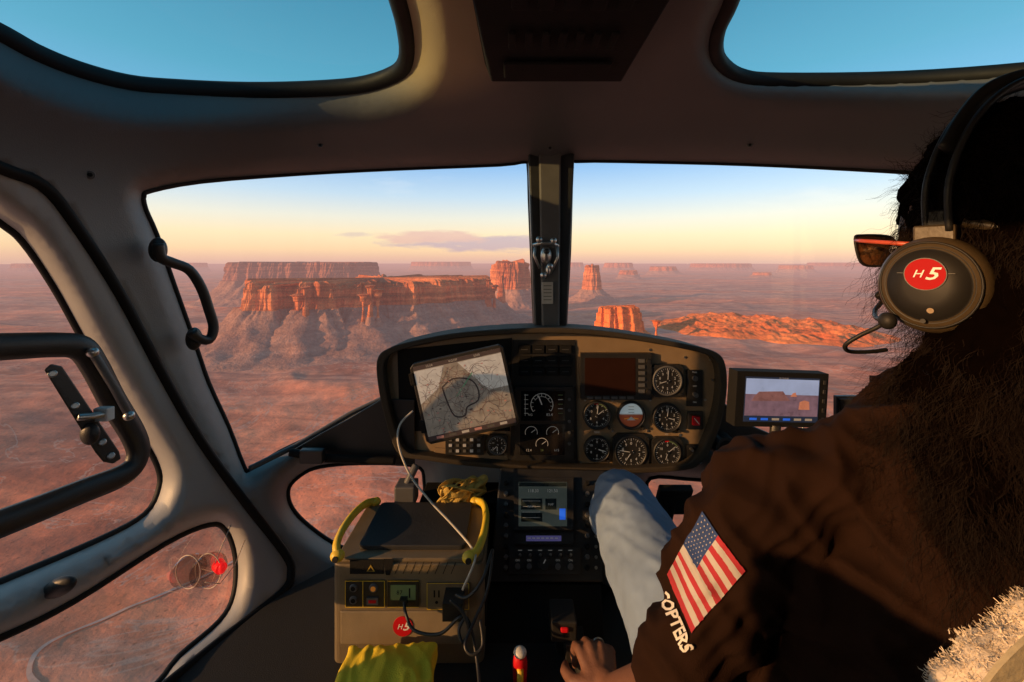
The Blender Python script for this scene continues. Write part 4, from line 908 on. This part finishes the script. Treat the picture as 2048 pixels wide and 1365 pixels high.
# ---------------------------------------------------------------- headset, sunglasses, seat
HS=M('headset_shell',(.060,.042,.022),.38,var=.15,bump=.1,spec=.3);HSD=M('headset_dark',(.014,.013,.012),.5,spec=.3)
hs=empty('headset',(.475,.48,-.09),'black aviation headset with round red logo worn by the pilot','headset')
CS=.93
def lathe(m,c0,n,x_,z_,pr,mat):
    def ring(rr,h): return [c0+n*h+x_*(math.cos(a)*rr*.98*CS)+z_*(math.sin(a)*rr*1.10*CS) for a in np.linspace(0,2*math.pi,40,endpoint=False)]
    rs=[ring(r_,h) for r_,h in pr];vs=sum(rs,[]);fs=[]
    for q in range(len(pr)-1):
        for k in range(40): fs.append((q*40+k,q*40+(k+1)%40,(q+1)*40+(k+1)%40,(q+1)*40+k))
    fs.append([(len(pr)-1)*40+k for k in range(40)]);fs.append(list(range(40)))
    m.add(vs,fs,mat,True);return ring
n=V((-.86,-.50,.02)).normalized();x_=V((0,0,1)).cross(n).normalized();z_=n.cross(x_);c0=V((.472,.492,-.026))
m=MB();lathe(m,c0,n,x_,z_,[(.046,-.035),(.054,-.028),(.056,-.010),(.050,-.004)],HSD)
ring=lathe(m,c0,n,x_,z_,[(.048,-.006),(.053,.000),(.054,.014),(.052,.026),(.045,.034)],HS)
lathe(m,c0,n,x_,z_,[(.0445,.030),(.044,.0335),(.041,.0342),(.040,.033),(.038,.037),(.02,.041),(.001,.042)],HSD)
m.tube(ring(.0465,.033),.0014,HSD,6,True)
for (a,b,r_) in ((0.004,-.028,.003),(-.002,-.040,.0025)): p=c0+n*.038+x_*a+z_*b;m.cyl(p,p+n*.0025,r_,PAN if r_>.0028 else HSD,None,14)
obj('ear_cup',m,hs,dx=HX)
m=MB();cc=c0+n*.0425+z_*.012;pfh=PF(lambda a,b:cc+x_*a+z_*b,x_,z_,n);BRD=M('badge_red',(.40,.002,.006),.6,spec=.15,var=.1)
pfh.disc(m,0,0,.0180,-.003,.0004,GRY,None,36);pfh.disc(m,0,0,.0172,-.003,.0008,BRD,None,36)
pfh.text(m,'H',-.0062,0,.0118,.0013,LGW,0,1.0,.005,.35);pfh.text(m,'5',.0052,0,.0190,.0013,LGW,0,1.15,.015,.35)
for s_ in(-1,1): pfh.line(m,(s_*.0185,.001),(s_*.024,.001),.0006,.0,GRY)
obj('logo_sticker',m,hs,label='round red emblem reading H5',dx=HX)
m=MB();p=c0+z_*.056+n*.008;R_=Matrix((x_,z_,n)).transposed();m.box(p,(.036,.024,.020),HS,R_);m.box(p+z_*.018-n*.006,(.024,.024,.012),HSD,R_)
m.tube([c0+x_*.049+n*.010-z_*.01,c0+x_*.063+z_*.03,c0+x_*.055+z_*.061,c0+x_*.02+z_*.071],.007,HS,8)
for q in range(5): m.box(c0+x_*(.050+.003*q)+z_*(.02+.010*q)+n*.004,(.012,.004,.014),HSD,R_)
obj('headset_yoke',m,hs,bevel=.002,dx=HX)
m=MB()
for o in(-.012,.014):
    pts=[(.465,.485+o,.035),(.462,.482+o,.09),(.482,.478+o,.150),(.52,.475+o,.190),(.57,.473+o,.203),(.63,.475+o,.180),(.675,.485+o,.10),(.672,.49+o,.03)]
    m.tube([V(q) for q in cat(pts,6,False)],.0036,HSD,8)
m.tube([V(q) for q in cat([(.468,.478,.125),(.492,.478,.165),(.52,.475,.193),(.57,.473,.204),(.63,.475,.183)],6,False)],.012,HSD,10,False,.4)
obj('headband',m,hs,dx=HX)
m=MB();lathe(m,V((.665,.50,-.02)),V((1,0,0)),V((0,1,0)),V((0,0,1)),[(.044,-.03),(.051,-.018),(.05,.016),(.03,.03),(.001,.032)],HS);obj('ear_cup',m,hs,dx=HX)
m=MB();m.tube([V(q) for q in cat([tuple(W(*p)) for p in [(1756,640,.50),(1734,655,.51),(1699,672,.52),(1672,690,.53),(1679,703,.54),(1719,704,.54),(1754,700,.54)]],6,False)],.0026,HSD,8)
m.ell(W(1754,642,.497),(.008,.010,.010),HSD);m.tube([V(q) for q in cat([(.45,.50,-.06),(.47,.56,-.075),(.52,.625,-.07),(.548,.64,-.055)],6,False)],.003,HSD,8);m.ell((.552,.643,-.05),(.016,.009,.009),HSD);obj('microphone_boom',m,hs,dx=HX*.6)
LENS=M('mirror_lens',(.30,.16,.07),.10,.8,var=.5,scale=30)
def lensloop(x,s=1.):
    return cat([(x-.030*s,.628,.018+.016*s),(x-.018*s,.631,.018+.021*s),(x+.018*s,.632,.018+.020*s),(x+.029*s,.632,.018+.012*s),(x+.022*s,.632,.018-.016*s),(x,.630,.018-.023*s),(x-.022*s,.628,.018-.017*s)],4)
m=MB()
for x in(.524,.592):
    lp=[V(q) for q in lensloop(x)];m.hexa(lp,[q+V((0,.003,0)) for q in lp],LENS)
sg_=obj('sunglasses',m,None,label='sunglasses with mirrored reddish gold lenses worn by the pilot',cat='sunglasses',dx=HX*.6)
m=MB()
for x in(.524,.592): m.tube([V(q) for q in lensloop(x,1.03)],.0020,HSD,6,True)
m.tube([(.494,.628,.032),(.480,.60,.030),(.474,.52,.022)],.0028,M('red_frame',(.5,.08,.04),.4),8);m.tube([(.622,.628,.026),(.636,.60,.028),(.642,.52,.022)],.002,HSD,8);m.tube([(.551,.632,.026),(.565,.632,.026)],.002,MET,6);obj('glasses_frame',m,sg_,dx=HX*.6)
SHP=M('sheepskin',(.80,.68,.53),.9,var=.12,bump=.6,bscale=200)
m=MB();m.cap((.405,.335,-.375),(.42,.33,-.75),.055,.07);m.cap((.405,.335,-.375),(.56,.35,-.27),.055,.05);m.cap((.56,.35,-.27),(.75,.35,-.30),.05,.06);m.cap((.75,.35,-.30),(.72,.33,-.75),.06,.08);m.cap((.56,.345,-.36),(.58,.32,-.75),.065,.08)
m.box((.5,.55,-.755),(.40,.45,.09),None)
me=organic(m,.006,SHP,6,lambda p:noise.noise(p*50)*.008+noise.noise(p*130)*.004)
hv=[(v.co.copy(),v.normal.copy()) for v in me.vertices if v.co.y<.44 and v.co.z>-.60];VV=[];FF=[]
for k in range(90000):
    p,nn=rd.choice(hv);d=(nn*.8+V((rd.uniform(-.8,.8),rd.uniform(-.8,.8),rd.uniform(-.8,.8)))).normalized();a=d.orthogonal().normalized()*.0004;L_=rd.uniform(.002,.005);b=V((rd.uniform(-.002,.002),rd.uniform(-.002,.002),rd.uniform(-.002,.002)));p=p+V((rd.uniform(-.003,.003),rd.uniform(-.003,.003),rd.uniform(-.003,.003)))
    j=len(VV);VV+=[p-a,p+a,p+d*L_*.6+b+a*.8,p+d*L_*.6+b-a*.8,p+d*L_];FF+=[(j,j+1,j+2,j+3),(j+3,j+2,j+4)]
fm=bpy.data.meshes.new('f');fm.from_pydata([tuple(v) for v in VV],[],FF)
bm=bmesh.new();bm.from_mesh(me);bm.from_mesh(fm);bm.to_mesh(me);bm.free()
st=finish('pilot_seat',me,None,label='pilot seat covered with cream sheepskin',cat='seat')
m=MB();bp=[V(q) for q in cat([tuple(x) for x in (W(2140,1250,.262),W(2070,1305,.262),W(2010,1365,.265),W(1970,1430,.27))],5,False)];sv=[]
for i,p in enumerate(bp):
    d=(bp[min(i+1,len(bp)-1)]-bp[max(i-1,0)]).normalized();s_=d.cross(V((0,1,0))).normalized()*.008;sv+=[p-s_,p+s_,p+s_+V((0,.003,0)),p-s_+V((0,.003,0))]
fs=[(i*4+k,i*4+(k+1)%4,i*4+4+(k+1)%4,i*4+4+k) for i in range(len(bp)-1) for k in range(4)];m.add(sv,fs,M('belt_webbing',(.40,.34,.22),.7,bump=.4),False)
obj('seat_belt',m,st)
print('done')
